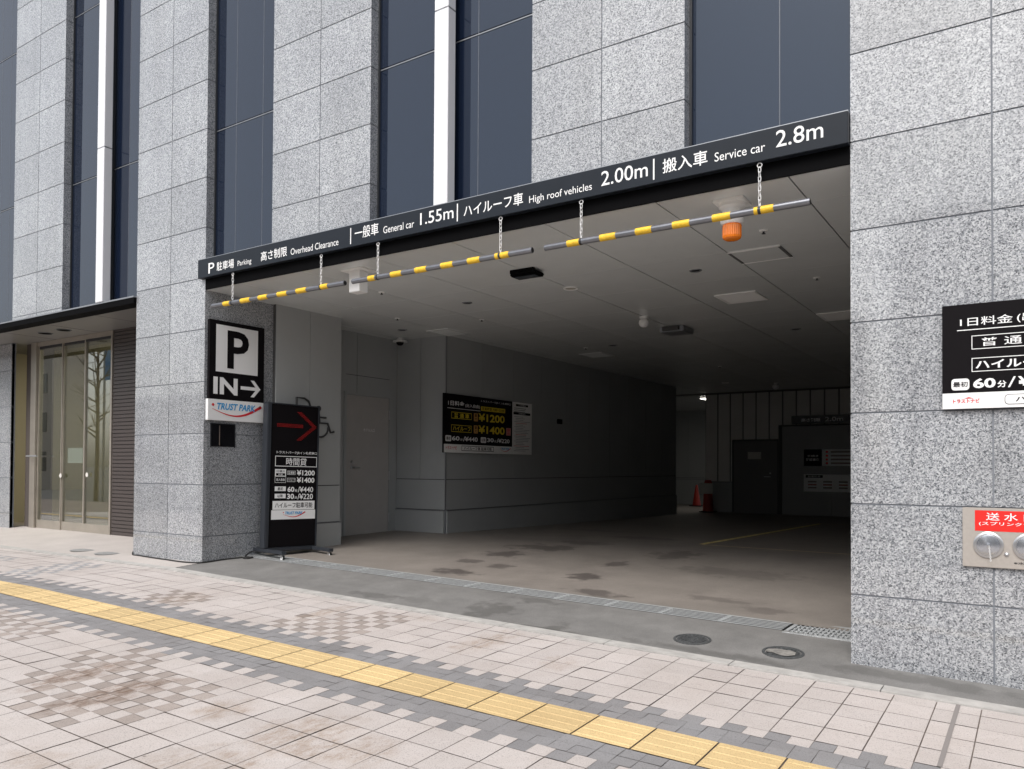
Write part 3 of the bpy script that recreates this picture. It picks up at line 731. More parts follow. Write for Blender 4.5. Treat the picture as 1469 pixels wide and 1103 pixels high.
# lobby room
b = MB(); b.box(-15.5, -9.2, 4.6, 4.7, .4, 3.7, LOBW)
z = .5
while z < 3.6: b.box(-15.5, -9.2, 4.585, 4.6, z, z+.075, LOBW); z += .085
b.box(-15.6, -15.5, 1.1, 4.7, .4, 3.7, LOBW); b.box(-9.2, -9.1, 1.1, 4.7, .4, 3.7, LOBW)
b.box(-15.5, -9.2, 1.06, 4.6, .45, .545, LOBF); b.box(-15.5, -9.2, 1.06, 4.6, 3.66, 3.7, LOBW)
b.build('lobby_room', B)
t = empty('ceiling_light', (-12.6, 2.8, 3.66)); tag(t, 'warm lit ceiling panel inside the hotel lobby behind the glass doors', 'ceiling light')
MB().box(-13.6, -11.6, 2.2, 3.4, 3.632, 3.645, LAMPW).build('diffuser', t); MB().box(-13.64, -11.56, 2.16, 3.44, 3.646, 3.66, ALU).build('housing', t)
# notice sheets standing behind the right pane
t = empty('poster_stand', (-11.95, 1.35, .545)); tag(t, 'white poster stand with food pictures behind the lobby glass', 'poster stand')
b = MB(); b.box(-12.25, -11.66, 1.33, 1.36, 1.05, 1.98, PAPER); b.build('board', t)
b = MB(); b.box(-12.2, -12.0, 1.322, 1.329, 1.62, 1.8, mat('poster_tan', (.55, .33, .14), .6)); b.box(-11.95, -11.72, 1.322, 1.329, 1.55, 1.78, mat('poster_brown', (.42, .2, .08), .6)); b.box(-11.93, -11.84, 1.322, 1.329, 1.2, 1.42, RED); b.box(-11.82, -11.72, 1.322, 1.329, 1.12, 1.42, mat('poster_slate', (.1, .11, .12), .6)); b.build('pictures', t)
b = MB(); b.tube([(-11.95, 1.37, .56), (-11.95, 1.37, 1.1)], .02, DARKF); b.box(-12.2, -11.7, 1.25, 1.5, .546, .565, DARKF); b.build('stand', t)
b = MB(); b.box(-12.9, -12.45, 1.02, 1.025, 1.62, 1.86, PAPER); tag(b.build('notice', origin=(-12.7, 1.02, 1.74)), 'small blank white notice on the middle lobby glass pane', 'notice')
for x in (-12.7, -12.15):
    t = empty('soffit_slot', (x, .55, 3.615)); tag(t, 'dark oval downlight slot in the lobby soffit, %s' % ('farther left one' if x < -12.5 else 'nearer right one'), 'downlight', 'slots in the lobby soffit')
    b = MB(); b.lathe([(.11, -.006), (.11, 0)], ALU2, (x, .55, 3.614)); b.build('ring', t)
    b = MB(); b.disc((x, .55, 3.607), .095, BLACKST, 'Z'); b.build('lens', t)
# two flat oval metal plates in the lobby paving
for x, y, l in ((-10.33, -.05, 'flat grey round plate in the lobby paving, left of two'), (-9.72, -.06, 'flat grey round plate in the lobby paving beside the pillar')):
    b = MB(); z = zl(x, y); b.lathe([(.17, 0), (.17, .004), (.155, .005), (0, .0055)], mat('plate_grey', (.30, .30, .295), .6, .2, noise=.2, nscale=20), (x, y, z-.001), n=36)
    tag(b.build('floor_plate', origin=(x, y, z)), l, 'floor plate', 'round plates in the lobby paving')

# ------------------------------------------------------------------ the sign board over the entrance
t = empty('clearance_board', (-4.45, -.03, 3.72)); tag(t, 'long charcoal sign board with white parking height limits over the entrance', 'sign board')
b = MB(); b.bbox(-7.965, -1.024, -.058, .018, 3.722, 3.934, FASC, .003); b.box(-7.965, -1.024, -.05, .12, 3.9345, 3.942, ALU2); b.build('board', t)
fnF = lambda u, v: (u, -.0605, v)
F_ = [('P', -7.766, -7.66, 3.754, 3.872, .004), ('駐車場', -7.616, -7.314, 3.762, 3.862, .008), ('Parking', -7.25, -7.02, 3.752, 3.826, 0), ('高さ制限', -6.862, -6.45, 3.766, 3.868, .008),
      ('Overhead Clearance', -6.393, -5.70, 3.765, 3.832, 0), ('一般車', -5.479, -5.168, 3.783, 3.899, .008), ('General car', -5.106, -4.727, 3.781, 3.848, 0), ('1.55m', -4.655, -4.272, 3.785, 3.894, .004),
      ('ハイルーフ車', -4.159, -3.543, 3.773, 3.878, .008), ('High roof vehicles', -3.482, -2.90, 3.755, 3.832, 0), ('2.00m', -2.818, -2.428, 3.784, 3.898, .004), ('搬入車', -2.31, -1.966, 3.778, 3.886, .008),
      ('Service car', -1.914, -1.557, 3.783, 3.848, 0), ('2.8m', -1.484, -1.176, 3.790, 3.905, .004)]
for (s_, a, c_, z0, z1, of) in F_:
    b = MB(); put_text(b, s_, (a, c_, z0, z1), WHITE, fnF, of); b.build('lettering', t)
for x in (-5.533, -4.229, -2.380):
    b = MB(); rect(b, (x-.006, x+.006, 3.748, 3.905), WHITE, fnF); b.build('divider', t)

# ------------------------------------------------------------------ hanging clearance bars
BARS = [((-7.71, -5.624), [(-7.504, -7.394), (-7.205, -7.048), (-6.907, -6.763), (-6.603, -6.456), (-6.312, -6.164), (-5.971, -5.854)], (-7.357, -5.962), 'leftmost striped steel bar hanging on chains near the P sign'),
        ((-5.52, -3.46), [(-5.305, -5.219), (-5.017, -4.883), (-4.719, -4.585), (-4.416, -4.282), (-4.12, -3.99), (-3.829, -3.797), (-3.774, -3.689)], (-5.19, -3.781), 'middle striped steel bar hanging on chains, under the 1.55m limit'),
        ((-3.339, -1.263), [(-3.127, -3.017), (-2.834, -2.698), (-2.532, -2.401), (-2.235, -2.104), (-1.934, -1.802), (-1.637, -1.61), (-1.589, -1.502)], (-3.005, -1.60), 'rightmost striped steel bar hanging on chains in front of the beacon')]
yb = -.04
for (x0, x1), bands, chs, lab in BARS:
    zb = 3.386
    t = empty('clearance_bar', ((x0+x1)/2, yb, zb)); tag(t, lab, 'clearance bar', 'yellow striped clearance bars hung under the sign board')
    b = MB(); r = .0245
    b.lathe([(r-.004, 0), (r, 0.001), (r, x1-x0-.001), (r-.004, x1-x0)], PIPE, (x0, yb, zb), 'X', 20)
    b.disc((x0-.0005, yb, zb), r-.005, RUBB_HOLE, 'X'); b.disc((x1+.0005, yb, zb), r-.005, RUBB_HOLE, 'X')  # black discs paint the shade inside the hollow pipe ends
    b.build('pipe', t)
    for a, c_ in bands:
        b = MB(); b.lathe([(r+.0005, 0), (r+.0022, .001), (r+.0022, c_-a-.001), (r+.0005, c_-a)], YBAND, (a, yb, zb), 'X', 20); b.build('yellow_band', t)
    for cx in chs:
        b = MB(); zt_, zb_ = 3.716, zb+r+.012
        # eye ring under the board
        b.tube([(cx+.016*math.cos(a), yb, 3.700+.016*math.sin(a)) for a in [2*math.pi*k/14 for k in range(14)]], .0035, CHAIN, 6, closed=True)
        z = 3.686; n = 8; L = (z-zb_)/n
        for k in range(n):
            zc = z-L*(k+.5); hl = L*.5+.004; hw = .0085; P = []
            for q in range(14):
                a = 2*math.pi*q/14; dx = hw*math.cos(a); dz = (hl-hw)*(1 if math.sin(a) > 0 else -1)+hw*math.sin(a) if abs(math.sin(a)) > .01 else hw*math.sin(a)
                P.append((cx+(dx if k % 2 == 0 else dx*.35), yb+(0 if k % 2 == 0 else dx*.93), zc+dz))
            b.tube(P, .0028, CHAIN, 6, closed=True)
        b.lathe([(r+.003, -.008), (r+.003, .008)], DARKF, (cx, yb, zb), 'X', 18)
        b.box(cx-.007, cx+.007, yb-.004, yb+.004, zb+r, zb+r+.02, CHAIN)
        b.build('chain', t)

# ------------------------------------------------------------------ things on the ceiling
t = empty('warning_beacon', (-1.905, .297, 3.6)); tag(t, 'orange warning beacon on a white mount under the entrance ceiling', 'beacon')
b = MB(); b.bbox(-2.02, -1.79, .19, .42, 3.578, 3.6, WHITE2, .004); b.build('base_plate', t)
b = MB(); b.lathe([(.098, 0), (.098, -.025), (.085, -.032), (.072, -.045), (.075, -.085), (.084, -.095), (.086, -.135), (.076, -.150), (.068, -.155)], WHITE2, (-1.905, .297, 3.578)); b.build('collar', t)
b = MB(); n = 56; prof = [(.064, 0, 0), (.068, -.008, 0), (.068, -.012, 1), (.068, -.088, 1), (.064, -.104, .6), (.05, -.114, 0), (.02, -.118, 0)]; vs = []; fs_ = []
for (r, h, k_) in prof:
    for k in range(n):
        rr_ = r+(.0022*k_ if k % 2 else -.0012*k_); vs.append((-1.905+rr_*math.cos(2*math.pi*k/n), .297+rr_*math.sin(2*math.pi*k/n), 3.424+h))
for i in range(len(prof)-1):
    for k in range(n): fs_.append((i*n+k, i*n+(k+1) % n, (i+1)*n+(k+1) % n, (i+1)*n+k))
fs_.append(tuple(range((len(prof)-1)*n, len(prof)*n))); b.add(vs, fs_, ORANGE)
b.build('dome', t)
t = empty('sensor_box', (-5.78, .20, 3.6)); tag(t, 'white boxy sensor on a flat plate behind the bar gap', 'sensor')
b = MB(); b.bbox(-5.93, -5.63, .19, .42, 3.588, 3.6, WHITE2, .003); b.build('base_plate', t)
b = MB(); b.bbox(-5.855, -5.705, .235, .36, 3.37, 3.588, WHITE2, .006); b.build('housing', t)
t = empty('flood_light', (-4.39, 1.27, 3.6)); tag(t, 'black oblong floodlight fixed flat to the ceiling', 'light')
b = MB(); b.bbox(-4.47, -4.19, 1.12, 1.16, 3.56, 3.6, BLACKST, .004); b.build('bracket', t)
b = MB(); b.bbox(-4.49, -4.18, 1.15, 1.33, 3.54, 3.579, BLACKST, .012); b.build('housing', t)
b = MB(); b.bbox(-4.46, -4.21, 1.18, 1.30, 3.534, 3.5395, CWIN, .002); b.build('lens', t)
def can(x, y, r, lab, white=True, zc=3.6):
    t = empty('downlight', (x, y, zc)); tag(t, lab, 'downlight', 'round recessed downlights in the garage ceiling')
    b = MB(); b.lathe([(r, 0), (r, -.006), (r*.97, -.009), (r*.72, -.007), (r*.70, -.002)], WHITE2 if white else ALU2, (x, y, zc)); b.build('trim_ring', t)
    b = MB(); b.disc((x, y, zc-.0035), r*.71, BLACKST if not white else mat('lamp_off', (.45, .42, .36), .4), 'Z'); b.build('lens', t)
can(-4.343, 2.156, .085, 'large white ringed downlight between floodlight and dome sensor')
can(-2.882, 2.133, .062, 'dark downlight in front of the louvred vent', False)
can(-5.79, 2.155, .062, 'dark downlight near the left, in line with white ringed one', False)
can(-2.893, 6.12, .075, 'faint dark downlight far back on the right', False)
can(-5.80, 6.12, .08, 'faint downlight far back over the price board', False)
can(-7.75, 3.18, .07, 'dark downlight above the dome camera by recess door', False)
can(-6.1, 12.6, .09, 'farthest pale downlight near the passage')
def sprink(x, y, lab):
    t = empty('fire_sprinkler', (x, y, 3.6)); tag(t, lab, 'sprinkler', 'small sprinkler heads in the garage ceiling')
    b = MB(); b.lathe([(.038, 0), (.036, -.006), (.018, -.009)], WHITE2, (x, y, 3.6)); b.build('escutcheon', t)
    b = MB(); b.lathe([(.009, -.009), (.009, -.025), (.016, -.026), (.016, -.029), (0, -.030)], DARKF, (x, y, 3.6), n=14); b.build('head', t)
for x, y, l in ((-1.917, 1.155, 'small white sprinkler head just behind the beacon'), (-1.923, 3.10, 'small white sprinkler head right of the louvred vent'), (-6.276, 1.167, 'small white sprinkler head nearest the grey left wall'),
                (-6.286, 3.14, 'small white sprinkler head near dome camera'), (-6.298, 6.12, 'tiny sprinkler head over the lit edge of price board'), (-7.2, 2.46, 'small sprinkler head beside faint ceiling vent on left'), (-5.2, 9.6, 'tiny sprinkler head deep in the dark ceiling')):
    sprink(x, y, l)
t = empty('dome_sensor', (-4.348, 4.13, 3.6)); tag(t, 'white ball shaped sensor hanging in mid ceiling', 'sensor')
MB().lathe([(.06, 0), (.06, -.02), (.03, -.025)], WHITE2, (-4.348, 4.13, 3.6)).build('base', t)
MB().lathe([(.03, -.025), (.062, -.05), (.07, -.085), (.055, -.12), (.03, -.138), (0, -.142)], WHITE2, (-4.348, 4.13, 3.6)).build('ball', t)
t = empty('dome_camera', (-8.30, 3.74, 3.6)); tag(t, 'white dome camera on the ceiling in the recess corner', 'camera')
MB().lathe([(.05, 3.6), (.055, 3.575), (.11, 3.56), (.115, 3.54), (.06, 3.535)], WHITE2, (-8.30, 3.74, 0)).build('housing', t)
MB().lathe([(.06, 3.535), (.052, 3.51), (.03, 3.49), (0, 3.485)], BLACK, (-8.30, 3.74, 0)).build('lens_dome', t)
t = empty('ball_lamp', (-5.1, 13.2, 3.6)); tag(t, 'pale ball lamp deep in the garage above the back door', 'lamp')
MB().lathe([(.05, 0), (.05, -.02), (.02, -.025)], WHITE2, (-5.1, 13.2, 3.6)).build('base', t); MB().lathe([(.03, -.025), (.075, -.06), (.08, -.1), (.05, -.15), (0, -.165)], WHITE, (-5.1, 13.2, 3.6)).build('globe', t)
def vent(x0, x1, y0, y1, lab, WHITE2=WHITE2):
    t = empty('ceiling_vent', ((x0+x1)/2, (y0+y1)/2, 3.6)); tag(t, lab, 'vent', 'square vents in the garage ceiling')
    w_ = .03; b = MB()
    b.box(x0, x1, y0, y0+w_, 3.588, 3.6, WHITE2); b.box(x0, x1, y1-w_, y1, 3.588, 3.6, WHITE2); b.box(x0, x0+w_, y0+w_, y1-w_, 3.588, 3.6, WHITE2); b.box(x1-w_, x1, y0+w_, y1-w_, 3.588, 3.6, WHITE2); b.build('frame', t)
    b = MB(); b.quad((x0+w_, y0+w_, 3.5985), (x1-w_, y0+w_, 3.5985), (x1-w_, y1-w_, 3.5985), (x0+w_, y1-w_, 3.5985), CEILJ)
    n = 16
    for k in range(n):
        y = y0+w_+(y1-y0-2*w_)*k/n; d = (y1-y0-2*w_)/n
        b.quad((x0+w_, y, 3.597), (x1-w_, y, 3.597), (x1-w_, y+d*.8, 3.589), (x0+w_, y+d*.8, 3.589), WHITE2)
    b.build('louvre', t)
vent(-3.125, -2.645, 3.365, 3.89, 'white louvred square vent in the middle of ceiling')
vent(-2.385, -1.90, 5.12, 5.68, 'dim louvred vent beside the right pillar edge')
vent(-7.50, -7.10, 3.42, 3.95, 'faint louvred vent near the left wall corner', CEIL)
vent(-6.75, -6.3, 6.7, 7.2, 'faint louvred vent far back over the price board', CEIL)
t = empty('access_hatch', (-2.16, 1.9, 3.6)); tag(t, 'flush square access hatch in the ceiling behind the beacon', 'hatch')
b = MB(); b.box(-2.40, -1.92, 1.66, 1.685, 3.592, 3.5995, WHITE2); b.box(-2.40, -1.92, 2.105, 2.13, 3.592, 3.5995, WHITE2); b.box(-2.40, -2.375, 1.685, 2.105, 3.592, 3.5995, CEILJ); b.box(-1.945, -1.92, 1.685, 2.105, 3.592, 3.5995, CEILJ); b.build('frame', t)
MB().box(-2.374, -1.946, 1.686, 2.104, 3.594, 3.5995, CEIL).build('panel', t)
t = empty('ceiling_box', (-4.3, 5.15, 3.6)); tag(t, 'dark grey flat box on the ceiling behind the ball sensor', 'box')
MB().bbox(-4.48, -4.12, 4.95, 5.35, 3.52, 3.6, ALU2, .01).build('housing', t); MB().box(-4.42, -4.18, 4.90, 4.949, 3.535, 3.585, WALLJ).build('lens', t)
t = empty('ceiling_light', (-7.9, 17.2, 3.6)); tag(t, 'lit pale ceiling panel in the passage at the far left back', 'ceiling light')
MB().box(-8.05, -7.75, 16.2, 18.2, 3.578, 3.586, LAMP).build('diffuser', t); MB().box(-8.1, -7.7, 16.15, 18.25, 3.587, 3.6, ALU).build('housing', t)

# ------------------------------------------------------------------ signs on and near the left pillar
t = empty('parking_sign', (-7.88, .42, 2.12)); tag(t, 'upright black and white P IN arrow sign on left pillar', 'sign')
MB().bbox(-7.9045, -7.862, .036, .80, 2.36, 3.274, BLACK, .003).build('panel', t)
MB().bbox(-7.9045, -7.860, .020, .795, 2.116, 2.3595, WHITE, .003).build('lower_panel', t)
fnX = lambda x: (lambda u, v: (x, u, v))
b = MB(); rect(b, (.118, .702, 2.68, 3.226), WHITE, fnX(-7.8605)); b.build('white_square', t)
b = MB(); put_text(b, 'P', (.27, .572, 2.73, 3.175), BLACK, fnX(-7.8585), .022); b.build('letter', t)
b = MB(); put_text(b, 'IN', (.088, .418, 2.42, 2.618), WHITE, fnX(-7.8605), .035); b.build('letter', t)
b = MB(); rect(b, (.46, .70, 2.498, 2.538), WHITE, fnX(-7.8605))
poly(b, [(.60, 2.618), (.652, 2.618), (.745, 2.518), (.690, 2.518)], WHITE, fnX(-7.8598)); poly(b, [(.60, 2.418), (.652, 2.418), (.745, 2.518), (.690, 2.518)], WHITE, fnX(-7.8598)); b.build('arrow', t)
b = MB(); park_logo(b, (.055, .765, 2.15, 2.335), fnX(-7.8585), fnX(-7.8580)); b.build('logo', t)
t = empty('recessed_screen', (-7.9, .25, 1.82)); tag(t, 'square dark glossy panel set in the pillar below P sign', 'panel')
MB().bbox(-7.9045, -7.897, .095, .41, 1.815, 2.075, mat('screen_glass', (.008, .008, .010), .06, spec=.8, coat=.5), .002).build('screen', t)
b = MB(); b.box(-7.8968, -7.893, .20, .209, 1.83, 2.06, mat('strip_tan', (.16, .13, .11), .4)); b.build('tan_strip', t)  # thin tan strip standing on the dark panel
b = MB(); b.box(-7.9045, -7.894, .085, .0945, 1.805, 2.085, DARKF); b.box(-7.9045, -7.894, .4105, .42, 1.805, 2.085, DARKF); b.box(-7.9045, -7.894, .0945, .4105, 2.0755, 2.085, DARKF); b.build('frame', t)

# free-standing sign on casters
g0 = .49
SROOT = Matrix.Translation((-7.652, .718, g0)) @ Matrix.Rotation(R(-8.4), 4, 'Z')
t = empty('standing_sign', (-7.652, .718, g0)); tag(t, 'tall black wheeled sign with red arrow beside the left pillar', 'standing sign')
t.rotation_euler = (R(-1.1), 0, R(-8.4))
# local axes: x = out of the face, y = along the width, z = up
U = lambda u: .98*u
V = lambda z: .032+.98*z-g0
def sbuild(b, name, parent=None): return b.build(name, parent or t, local=True)
b = MB(); b.bbox(-.11, -.004, U(.0), U(.665), V(.595), V(2.36), BLACK, .004); sbuild(b, 'cabinet')
b = MB(); b.bbox(-.115, .004, -.055, -.0005, V(.585), V(2.375), SIGNF, .008); b.bbox(-.115, .004, U(.665)+.0005, U(.665)+.02, V(.585), V(2.375), SIGNF, .006)
b.bbox(-.115, .002, 0, U(.665), V(2.36)+.0005, V(2.375), SIGNF, .004); b.bbox(-.115, .002, 0, U(.665), V(.565), V(.595)-.0005, SIGNF, .004); sbuild(b, 'frame')
fs = lambda u, v: (-.0035, U(u), V(v)); fs2 = lambda u, v: (-.0022, U(u), V(v)); fs3 = lambda u, v: (-.0010, U(u), V(v))
b = MB()                                      # LED arrow, a dot matrix
def dot(u, v): b.add([(-.0005, U(u)+.0055*math.cos(a), V(v)+.0055*math.sin(a)) for a in [k*math.pi/3 for k in range(6)]], [tuple(range(6))], LED)
st = .0155
for i in range(24):
    for j in range(-1, 2): dot(.08+i*st, 2.103+j*st)
for i in range(12):
    for j in range(5):
        for sg in (-1, 1):
            uu = .63-i*st*1.25+j*st*.9-.055; vv = 2.103+sg*(i*st*.97+.008)
            if uu < .655: dot(uu, vv)
sbuild(b, 'led_arrow')
b = MB(); put_text(b, 'トラストパークJRイン札幌南口', (.080, .659, 1.745, 1.785), WHITE, fs, .012); sbuild(b, 'lettering')
b = MB(); outline(b, (.062, .661, 1.592, 1.722), .008, WHITE, fs); put_text(b, '時間貸', (.215, .509, 1.608, 1.702), WHITE, fs, .006); sbuild(b, 'lettering')
b = MB(); rect(b, (.064, .218, 1.47, 1.558), WHITE, fs); put_text(b, '1日最大', (.078, .205, 1.518, 1.548), BLACK, fs2, .01); rect(b, (.078, .205, 1.478, 1.508), BLACK, fs2); put_text(b, '料金', (.11, .172, 1.481, 1.505), WHITE, fs3, .01)
outline(b, (.064, .218, 1.39, 1.468), .004, WHITE, fs); put_text(b, '出入自由', (.085, .2, 1.412, 1.445), WHITE, fs, .012); sbuild(b, 'lettering')
b = MB(); outline(b, (.236, .352, 1.492, 1.540), .004, WHITE, fs); put_text(b, '普通車', (.248, .34, 1.5, 1.532), WHITE, fs, .012); put_text(b, '¥1200', (.370, .634, 1.484, 1.552), WHITE, fs, .03); sbuild(b, 'lettering')
b = MB(); outline(b, (.236, .352, 1.402, 1.450), .004, WHITE, fs); put_text(b, 'ハイルーフ', (.245, .343, 1.412, 1.44), WHITE, fs, .012); put_text(b, '¥1400', (.371, .632, 1.392, 1.460), WHITE, fs, .03); sbuild(b, 'lettering')
b = MB(); rect(b, (.067, .220, 1.287, 1.344), WHITE, fs); put_text(b, '最初', (.105, .18, 1.296, 1.335), BLACK, fs2, .012); put_text(b, '60', (.244, .342, 1.276, 1.342), WHITE, fs, .03); put_text(b, '分', (.347, .388, 1.277, 1.312), WHITE, fs, .02); put_text(b, '/¥440', (.392, .617, 1.272, 1.343), WHITE, fs, .014); sbuild(b, 'lettering')
b = MB(); rect(b, (.068, .221, 1.198, 1.254), WHITE, fs); put_text(b, '以降', (.105, .18, 1.207, 1.246), BLACK, fs2, .012); put_text(b, '30', (.240, .340, 1.188, 1.254), WHITE, fs, .03); put_text(b, '分', (.345, .386, 1.189, 1.224), WHITE, fs, .02); put_text(b, '/¥220', (.390, .614, 1.184, 1.255), WHITE, fs, .014); sbuild(b, 'lettering')
b = MB(); rect(b, (.042, .642, 1.057, 1.165), WHITE, fs); put_text(b, 'ハイルーフ駐車可能', (.075, .61, 1.078, 1.146), BLACK, fs2, .008); sbuild(b, 'lettering')
b = MB(); rect(b, (.027, .654, .937, 1.052), WHITE, fs); park_logo(b, (.18, .51, .953, 1.04), fs2, fs3); sbuild(b, 'logo')
b = MB()
for yy in (-.03, U(.63)):
    b.bbox(-.47, .40, yy-.03, yy+.03, .075, .115, SIGNF, .004)
b.bbox(-.14, .03, .005, U(.63)-.035, .08, .11, SIGNF, .004)
for yy in (-.03, U(.63)): b.bbox(-.10, -.03, yy-.02, yy+.02, .1155, V(.585)+.02, SIGNF, .003)
sbuild(b, 'base')
for (xx, yy) in ((.36, -.03), (-.43, -.03), (.36, U(.63)), (-.43, U(.63))):
    b = MB(); b.lathe([(.024, -.013), (.036, -.010), (.036, .010), (.024, .013)], RUBB_HOLE, (xx, yy, .036), 'Y', 18); c = sbuild(b, 'caster')
    b = MB(); b.lathe([(.027, -.0142), (.027, .0142)], WHITE2, (xx, yy, .036), 'Y', 16); sbuild(b, 'hub', c)
    b = MB(); b.box(xx-.018, xx+.018, yy-.022, yy-.016, .036, .074, STEEL); b.box(xx-.018, xx+.018, yy+.016, yy+.022, .036, .074, STEEL); b.box(xx-.02, xx+.02, yy-.022, yy+.022, .068, .0748, STEEL); sbuild(b, 'fork', c)
# power cable lying round the pillar foot
def gz(x, y): return za(x, y) if x > -7.92 else zl(x, y)
pts = [(-8.0, .80, .55), (-7.86, .62, .56), (-7.80, .50, .52), (-7.72, .42, None), (-7.66, .44, None), (-7.68, .52, None), (-7.76, .46, None), (-7.85, .25, None), (-7.875, .05, None), (-7.93, -.05, None), (-8.15, -.09, None), (-8.45, -.075, None), (-8.8, -.06, None), (-9.1, -.035, None), (-9.27, -.02, None), (-9.315, .05, .58), (-9.31, .12, .70), (-9.31, .2, .62)]
P = [Vector((x, y, gz(x, y)+.010 if z is None else z)) for x, y, z in pts]
Q = []
for i in range(len(P)-1):
    p0, p1, p2, p3 = P[max(0, i-1)], P[i], P[i+1], P[min(len(P)-1, i+2)]
    for k in range(5):
        s_ = k/5; Q.append(.5*((2*p1)+(-p0+p2)*s_+(2*p0-5*p1+4*p2-p3)*s_*s_+(-p0+3*p1-3*p2+p3)*s_**3))
b = MB(); b.tube(Q, .008, RUBB_HOLE, 8); tag(b.build('power_cable', origin=(-7.9, .0, .49)), 'thin black power cable looped round the foot of left pillar', 'cable')
# accessible parking symbol on the grey wall
t = empty('accessible_symbol', (-7.85, 1.5, 2.2)); tag(t, 'dark outline P and wheelchair symbol on the grey wall behind the standing sign', 'symbol')
SYM = mat('symbol_dark', (.05, .05, .052), .5)
b = MB(); b.tube([(-7.838, 1.29, 2.0), (-7.838, 1.29, 2.47), (-7.838, 1.42, 2.465), (-7.838, 1.49, 2.43), (-7.838, 1.52, 2.36), (-7.838, 1.49, 2.28), (-7.838, 1.42, 2.24), (-7.838, 1.29, 2.235)], .014, SYM, 8); b.build('letter', t)
b = MB(); b.lathe([(.035, 0), (.035, .02), (0, .022)], SYM, (-7.849, 1.66, 2.35), 'X')
b.tube([(-7.838, 1.66, 2.30), (-7.838, 1.68, 2.16), (-7.838, 1.82, 2.16), (-7.838, 1.87, 2.04), (-7.838, 1.93, 2.055)], .014, SYM, 8)
b.tube([(-7.838, 1.67, 2.235), (-7.838, 1.79, 2.235)], .012, SYM, 8)
b.tube([(-7.838, 1.70+.125*math.cos(a), 2.10+.125*math.sin(a)) for a in [R(130+k*18) for k in range(14)]], .012, SYM, 8); b.build('wheelchair', t)

# ------------------------------------------------------------------ price board inside
t = empty('price_board', (-7.48, 5.05, 1.8)); tag(t, 'wide price board with yellow numbers on the dark inner wall', 'price board')
xb_ = -7.468
MB().bbox(-7.4995, xb_, 3.975-.165, 6.29, 1.81, 2.715, BLACK, .003).build('panel', t)
f1 = fnX(xb_+.0015); f2 = fnX(xb_+.003); f3 = fnX(xb_+.0045)
b = MB(); rect(b, (5.665, 6.288, 1.812, 2.713), WHITE2, f1)
rect(b, (5.775, 6.16, 2.645, 2.68), BLACK, f2); put_text(b, 'ご利用案内', (5.85, 6.08, 2.65, 2.675), WHITE, f3, .01); rect(b, (5.70, 6.235, 2.50, 2.54), BLACK, f2); put_text(b, '注意事項', (5.85, 6.08, 2.506, 2.534), WHITE, f3, .01)
rr = random.Random(5)
for k in range(3): rect(b, (5.72, 6.22-rr.random()*.2, 2.605-k*.03, 2.613-k*.03), DARKF, f2)
for k in range(22):
    rect(b, (5.72+(.05 if k % 3 else 0), 6.24-rr.random()*.25, 2.46-k*.028, 2.467-k*.028), REDL if k % 7 == 4 else ALU2, f2)
b.build('notice', t)
b = MB(); rect(b, (3.813, 5.664, 1.812, 1.942), WHITE2, f1); put_text(b, 'トラストナビ', (3.86, 4.13, 1.862, 1.915), REDL, f2, .02)
outline(b, (4.25, 5.12, 1.845, 1.925), .008, BLACK, f2); put_text(b, 'ハイルーフ車 駐車可能', (4.31, 5.06, 1.858, 1.912), BLACK, f2, .012); park_logo(b, (5.3, 5.62, 1.845, 1.925), f2, f3); b.build('footer', t)
b = MB(); put_text(b, '1日料金', (3.909, 4.316, 2.535, 2.612), WHITE, f1, .016); put_text(b, '(出入自由)', (4.34, 4.73, 2.523, 2.588), WHITE, f1, .012); rect(b, (3.89, 4.74, 2.490, 2.498), WHITE, f1); put_text(b, 'トラストパークJRイン札幌南口', (4.76, 5.62, 2.635, 2.675), WHITE, f1, .01); b.build('lettering', t)
b = MB(); rect(b, (4.76, 5.45, 2.50, 2.572), YELS, f1); put_text(b, '営業時間 7:00～23:00', (4.79, 5.42, 2.512, 2.562), BLACK, f2, .012); b.build('lettering', t)
b = MB(); outline(b, (3.991, 4.508, 2.338, 2.44), .008, YELS, f1); put_text(b, '普 通 車', (4.06, 4.445, 2.352, 2.425), YELS, f1, .018); rect(b, (4.567, 4.674, 2.323, 2.452), mat('tag_orange', (.55, .30, .08), .5), f1); put_text(b, '最\n大', (4.59, 4.65, 2.335, 2.44), BLACK, f2, .012); put_text(b, '¥1200', (4.69, 5.437, 2.326, 2.458), YELS, f1, .028); b.build('lettering', t)
b = MB(); outline(b, (3.991, 4.508, 2.133, 2.243), .008, YELS, f1); put_text(b, 'ハイルーフ', (4.03, 4.48, 2.155, 2.224), YELS, f1, .018); rect(b, (4.567, 4.674, 2.129, 2.257), MATS['tag_orange'], f1); put_text(b, '最\n大', (4.59, 4.65, 2.14, 2.245), BLACK, f2, .012); put_text(b, '¥1400', (4.69, 5.438, 2.132, 2.264), YELS, f1, .028); rect(b, (5.483, 5.62, 2.128, 2.256), mat('tag_pink', (.6, .28, .26), .5), f1); put_text(b, '税\n込', (5.51, 5.595, 2.14, 2.245), REDL, f2, .012); b.build('lettering', t)
b = MB(); rrect(b, (3.847, 3.991, 1.985, 2.076), WHITE, f1, .02); put_text(b, '最初', (3.868, 3.97, 2.005, 2.056), BLACK, f2, .015); put_text(b, '60', (4.009, 4.20, 2.0, 2.07), WHITE, f1, .028); put_text(b, '分', (4.215, 4.28, 2.0, 2.04), WHITE, f1, .02); put_text(b, '/¥440', (4.29, 4.674, 1.995, 2.07), WHITE, f1, .024)
b.build('lettering', t); b = MB()
